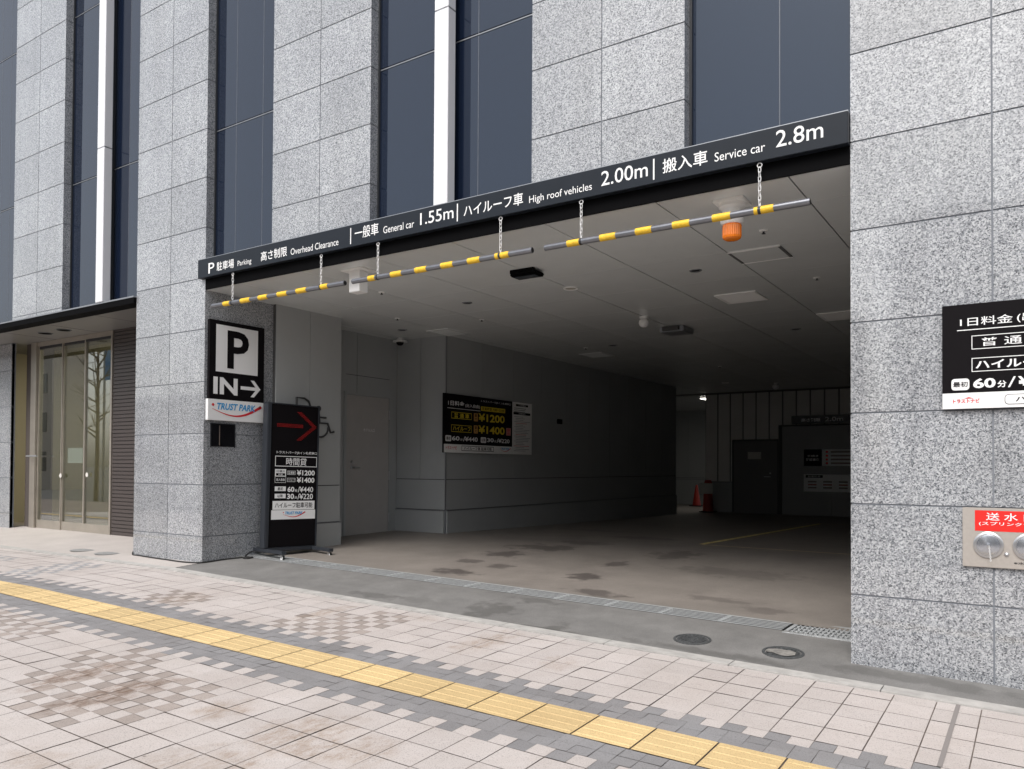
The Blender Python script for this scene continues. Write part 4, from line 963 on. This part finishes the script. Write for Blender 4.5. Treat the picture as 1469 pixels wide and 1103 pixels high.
rrect(b, (4.755, 4.907, 1.983, 2.077), WHITE, f1, .02); put_text(b, '以降', (4.777, 4.885, 2.003, 2.056), BLACK, f2, .015); put_text(b, '30', (4.934, 5.12, 2.0, 2.068), WHITE, f1, .028); put_text(b, '分', (5.135, 5.195, 2.0, 2.04), WHITE, f1, .02); put_text(b, '/¥220', (5.205, 5.588, 1.996, 2.068), WHITE, f1, .024); b.build('lettering', t)
b = MB(); b.bbox(-7.4995, -7.47, 7.22, 7.38, 2.41, 2.50, BLACKST, .004); tag(b.build('wall_box', origin=(-7.5, 7.3, 2.45)), 'small black box on the dark inner wall right of price board', 'box')

# ------------------------------------------------------------------ far end of the garage
fy = YB-.078
t = empty('height_limit_sign', (-4.2, YB-.1, 2.73)); tag(t, 'dark height limit 2.0m sign above the lift door', 'sign')
MB().bbox(-5.27, -2.9, YB-.15, YB-.092, 2.735, 2.945, mat('sign_slate', (.07, .072, .078), .4), .004).build('panel', t)
fy1 = lambda u, v: (u, YB-.152, v)
b = MB(); put_text(b, '高さ制限', (-5.03, -4.56, 2.785, 2.875), WHITE2, fy1, .018); b.build('lettering', t)
b = MB(); put_text(b, '2.0m', (-4.45, -4.02, 2.785, 2.895), WHITE2, fy1, .02); b.build('lettering', t)
t = empty('warning_notice', (-4.3, YB-.08, 1.67)); tag(t, 'upper notice on the lift door, dark block with white list', 'notice')
MB().bbox(-4.975, -4.545, YB-.085, YB-.0705, 1.665, 2.085, BLACK, .002).build('heading', t, label='black heading block with two rows of white lettering')
b = MB(); put_text(b, '手続き', (-4.90, -4.62, 1.89, 1.95), WHITE2, lambda u, v: (u, YB-.0865, v), .015); put_text(b, '確認事項', (-4.93, -4.60, 1.79, 1.86), WHITE2, lambda u, v: (u, YB-.0865, v), .015); b.build('lettering', t)
b = MB(); b.bbox(-4.543, -3.1, YB-.083, YB-.0705, 1.668, 2.082, WHITE2, .002); b.build('panel', t)
b = MB()
for k in range(4):
    z = 2.02-k*.095; b.disc((-4.42, YB-.0845, z), .03, RED, 'Y', 16); rect(b, (-4.33, -3.6+.1*(k % 2), z-.02, z+.02), mat('faint_text', (.30, .26, .25), .7), lambda u, v: (u, YB-.0845, v))
b.build('list', t)
t = empty('information_board', (-4.2, YB-.08, 1.01)); tag(t, 'lower pale information board on the lift door', 'notice')
b = MB(); b.bbox(-4.985, -3.0, YB-.083, YB-.0705, 1.015, 1.455, WHITE2, .002); b.build('panel', t)
fn = lambda u, v: (u, YB-.0845, v); fn_b = lambda u, v: (u, YB-.086, v)
b = MB(); rect(b, (-4.93, -4.52, 1.37, 1.435), BLACK, fn); put_text(b, '駐車料金', (-4.88, -4.57, 1.382, 1.423), WHITE2, fn_b, .012)
for i in range(5):
    for k in range(3): rect(b, (-4.88+i*.37, -4.67+i*.37, 1.25-k*.075, 1.285-k*.075), MATS['faint_text'] if k != 1 else mat('faint_red', (.45, .2, .18), .7), fn)
b.build('list', t)
# traffic cones
def cone(x, y, lab, sheet_=False):
    z = zf(x, y); t = empty('traffic_cone', (x, y, z)); tag(t, lab, 'traffic cone', 'red traffic cones at the back of the garage')
    MB().bbox(x-.19, x+.19, y-.19, y+.19, z+.001, z+.03, RUBB_HOLE, .008).build('base', t)
    MB().lathe([(.14, .03), (.135, .05), (.035, .68), (.025, .70), (0, .70)] if not sheet_ else [(.15, .03), (.14, .06), (.10, .80), (.08, .86), (0, .86)], CONE, (x, y, z)).build('cone_body', t)
    if sheet_:
        b = MB(); b.box(x-.19, x+.19, y-.175, y-.165, z+.50, z+.78, PAPER); b.build('sheet', t)
cone(-7.38, 15.0, 'red cone with white sheet before the ribbed back wall', True)
cone(-9.35, 19.4, 'plain red cone inside the dim passage')
# second dim object of the passage: a door frame edge
b = MB(); b.box(-8.22, -8.16, 20.92, 20.99, .3, 2.6, BLACKST); b.build('door_jamb', B)

# ------------------------------------------------------------------ right pillar: price board and sprinkler inlet
t = empty('price_board', (.45, -.02, 1.966)); tag(t, 'black and white price board at the right edge on granite', 'price board')
MB().bbox(-.490, 1.45, -.03, -.002, 1.966, 2.599, BLACK, .002).build('panel', t)
q1 = lambda u, v: (u, -.0315, v); q2 = lambda u, v: (u, -.033, v); q3 = lambda u, v: (u, -.0345, v)
b = MB(); rect(b, (-.489, 1.449, 1.967, 2.062), WHITE, q1); put_text(b, 'トラストナビ', (-.433, -.293, 2.0, 2.026), REDL, q2, .03)
poly(b, [(-.375, 2.027), (-.325, 2.027), (-.35, 2.036)], REDL, q2)
rrect(b, (-.166, .55, 1.984, 2.044), BLACK, q2, .02); rrect(b, (-.163, .547, 1.987, 2.041), WHITE, q3, .018); put_text(b, 'ハイルーフ車 駐車可能', (-.113, .5, 1.996, 2.031), BLACK, lambda u, v: (u, -.036, v), .014); b.build('footer', t)
b = MB(); put_text(b, '1日料金', (-.394, -.124, 2.465, 2.517), WHITE, q1, .006); put_text(b, '(出入自由)', (-.103, .22, 2.462, 2.520), WHITE, q1, .006); rect(b, (-.410, .28, 2.4395, 2.4445), WHITE, q1); b.build('lettering', t)
b = MB(); outline(b, (-.334, .10, 2.322, 2.405), .004, WHITE, q1); put_text(b, '普 通 車', (-.286, .04, 2.338, 2.389), WHITE, q1, .006); put_text(b, '¥1200', (.2, .75, 2.32, 2.42), YELS, q1, .03); b.build('lettering', t)
b = MB(); outline(b, (-.334, .10, 2.187, 2.270), .004, WHITE, q1); put_text(b, 'ハイルーフ', (-.314, .07, 2.204, 2.254), WHITE, q1, .024); put_text(b, '¥1400', (.2, .75, 2.18, 2.28), YELS, q1, .03); b.build('lettering', t)
b = MB(); rrect(b, (-.441, -.346, 2.079, 2.149), WHITE, q1, .018); put_text(b, '最初', (-.432, -.355, 2.098, 2.131), BLACK, q2, .014); put_text(b, '60', (-.327, -.211, 2.087, 2.146), WHITE, q1, .032); put_text(b, '分', (-.203, -.155, 2.086, 2.127), WHITE, q1, .024); put_text(b, '/', (-.150, -.110, 2.085, 2.148), WHITE, q1, .0); put_text(b, '¥440', (-.100, .1, 2.090, 2.147), WHITE, q1, .03)
b.build('lettering', t); b = MB()
rrect(b, (.15, .245, 2.079, 2.149), WHITE, q1, .018); put_text(b, '30分/¥220', (.26, .72, 2.087, 2.147), WHITE, q1, .028); b.build('lettering', t)
t = empty('sprinkler_inlet', (.05, -.02, 1.017)); tag(t, 'brushed steel fire hose inlet plate with red label on right pillar', 'fire inlet')
MB().bbox(-.386, .42, -.02, -.001, 1.017, 1.372, PLATE, .003).build('plate', t)
k1 = lambda u, v: (u, -.0215, v); k2 = lambda u, v: (u, -.0230, v)
b = MB(); rect(b, (-.321, .36, 1.234, 1.356), RED, k1); b.build('label_strip', t)
b = MB(); put_text(b, '送 水 口', (-.264, -.02, 1.298, 1.344), WHITE, k2, .007); put_text(b, '(スプリンクラー設備用)', (-.30, .14, 1.265, 1.290), WHITE, k2, .012); put_text(b, '※水圧', (-.125, -.04, 1.045, 1.062), DARKF, k1, .01); b.build('lettering', t)
CAPM = mat('cap_chrome', (.52, .54, .58), .22, .9)
for cx in (-.252, -.052, .15):
    b = MB(); b.lathe([(.078, -.0205), (.078, -.028), (.070, -.033), (.060, -.033)], STEEL, (cx, 0, 1.152), 'Y', 36); c = b.build('inlet', t)
    b = MB(); b.lathe([(.062, -.031), (.060, -.040), (.045, -.043), (.014, -.046), (.013, -.060), (0, -.062)], CAPM, (cx, 0, 1.152), 'Y', 36); b.build('cap', c)
    b = MB()
    for k in range(10):
        z = 1.145-k*.009; b.tube([(cx+.006+.0035*math.cos(a)*(1 if k % 2 else .4)+k*.0008, -.062+.003*math.cos(a)*(0 if k % 2 else 1), z+.0065*math.sin(a)) for a in [2*math.pi*q/8 for q in range(8)]], .0013, CHAIN, 5, closed=True)
    b.build('chain', c)
b = MB(); b.lathe([(.012, -.0205), (.012, -.026), (.006, -.032), (0, -.033)], STEEL, (-.160, 0, 1.101), 'Y', 14); b.build('knob', t)

# ------------------------------------------------------------------ across the street (seen only in reflections; blocks sized and toned for them)
def block(x0, x1, y, h, m, lab, fl=3.4, dep=12):
    t = empty('office_building', ((x0+x1)/2, y, 0)); tag(t, lab, 'building')
    b = MB(); b.box(x0, x1, y-dep, y, -.6, h, m); b.build('wall', t)
    b = MB(); z = 1
    while z < h-2:
        b.box(x0+.8, x1-.8, y+.001, y+.05, z, z+1.7, CWIN); z += fl
    b.build('window', t)
block(-57, -46, -27, 6.5, CITY, 'low narrow pale office block across the street to the left')
block(-120, -71, -27, 13, CITY2, 'long warm grey block far left across the street', dep=3)
block(-44, -8, -30, 10, CITY2, 'low warm grey block across the street opposite the garage')
block(-5, 30, -30, 12, CITY, 'pale office block across the street to the right')
t = empty('street_tree', (-29.7, -8.6, .2)); tag(t, 'bare street tree on the pavement edge mirrored in lobby glass', 'tree')
b = MB(); b.tube([(-29.7, -8.6, .2), (-29.65, -8.6, 2), (-29.75, -8.65, 4), (-29.7, -8.6, 6.5)], [.09, .075, .06, .03], BARK, 8); b.build('trunk', t)
b = MB(); rr = random.Random(11)
for k in range(22):
    z = 2.6+k*.19; a = rr.uniform(0, 6.3); L = rr.uniform(.7, 1.6); p = Vector((-29.7, -8.6, z)); d = Vector((math.cos(a), math.sin(a), .6)).normalized(); q = p+d*L*.5; r_ = q+(d+Vector((0, 0, .6))).normalized()*L*.6
    b.tube([p, q, r_], [.035, .022, .008], BARK, 5)
    for s_ in range(3):
        e = q+(Vector((rr.uniform(-1, 1), rr.uniform(-1, 1), rr.uniform(.2, 1)))).normalized()*.7; b.tube([q, e], [.014, .005], BARK, 4)
b.build('crown', t)
t = empty('street_banner', (-31.4, -9.8, .1)); tag(t, 'blue street banner on a pole mirrored in the lobby glass', 'banner')
MB().tube([(-31.4, -9.8, .0), (-31.4, -9.8, 6.5)], .05, ALU2).build('pole', t); MB().box(-31.34, -30.7, -9.82, -9.78, 5.0, 6.3, BLUEB).build('cloth', t)
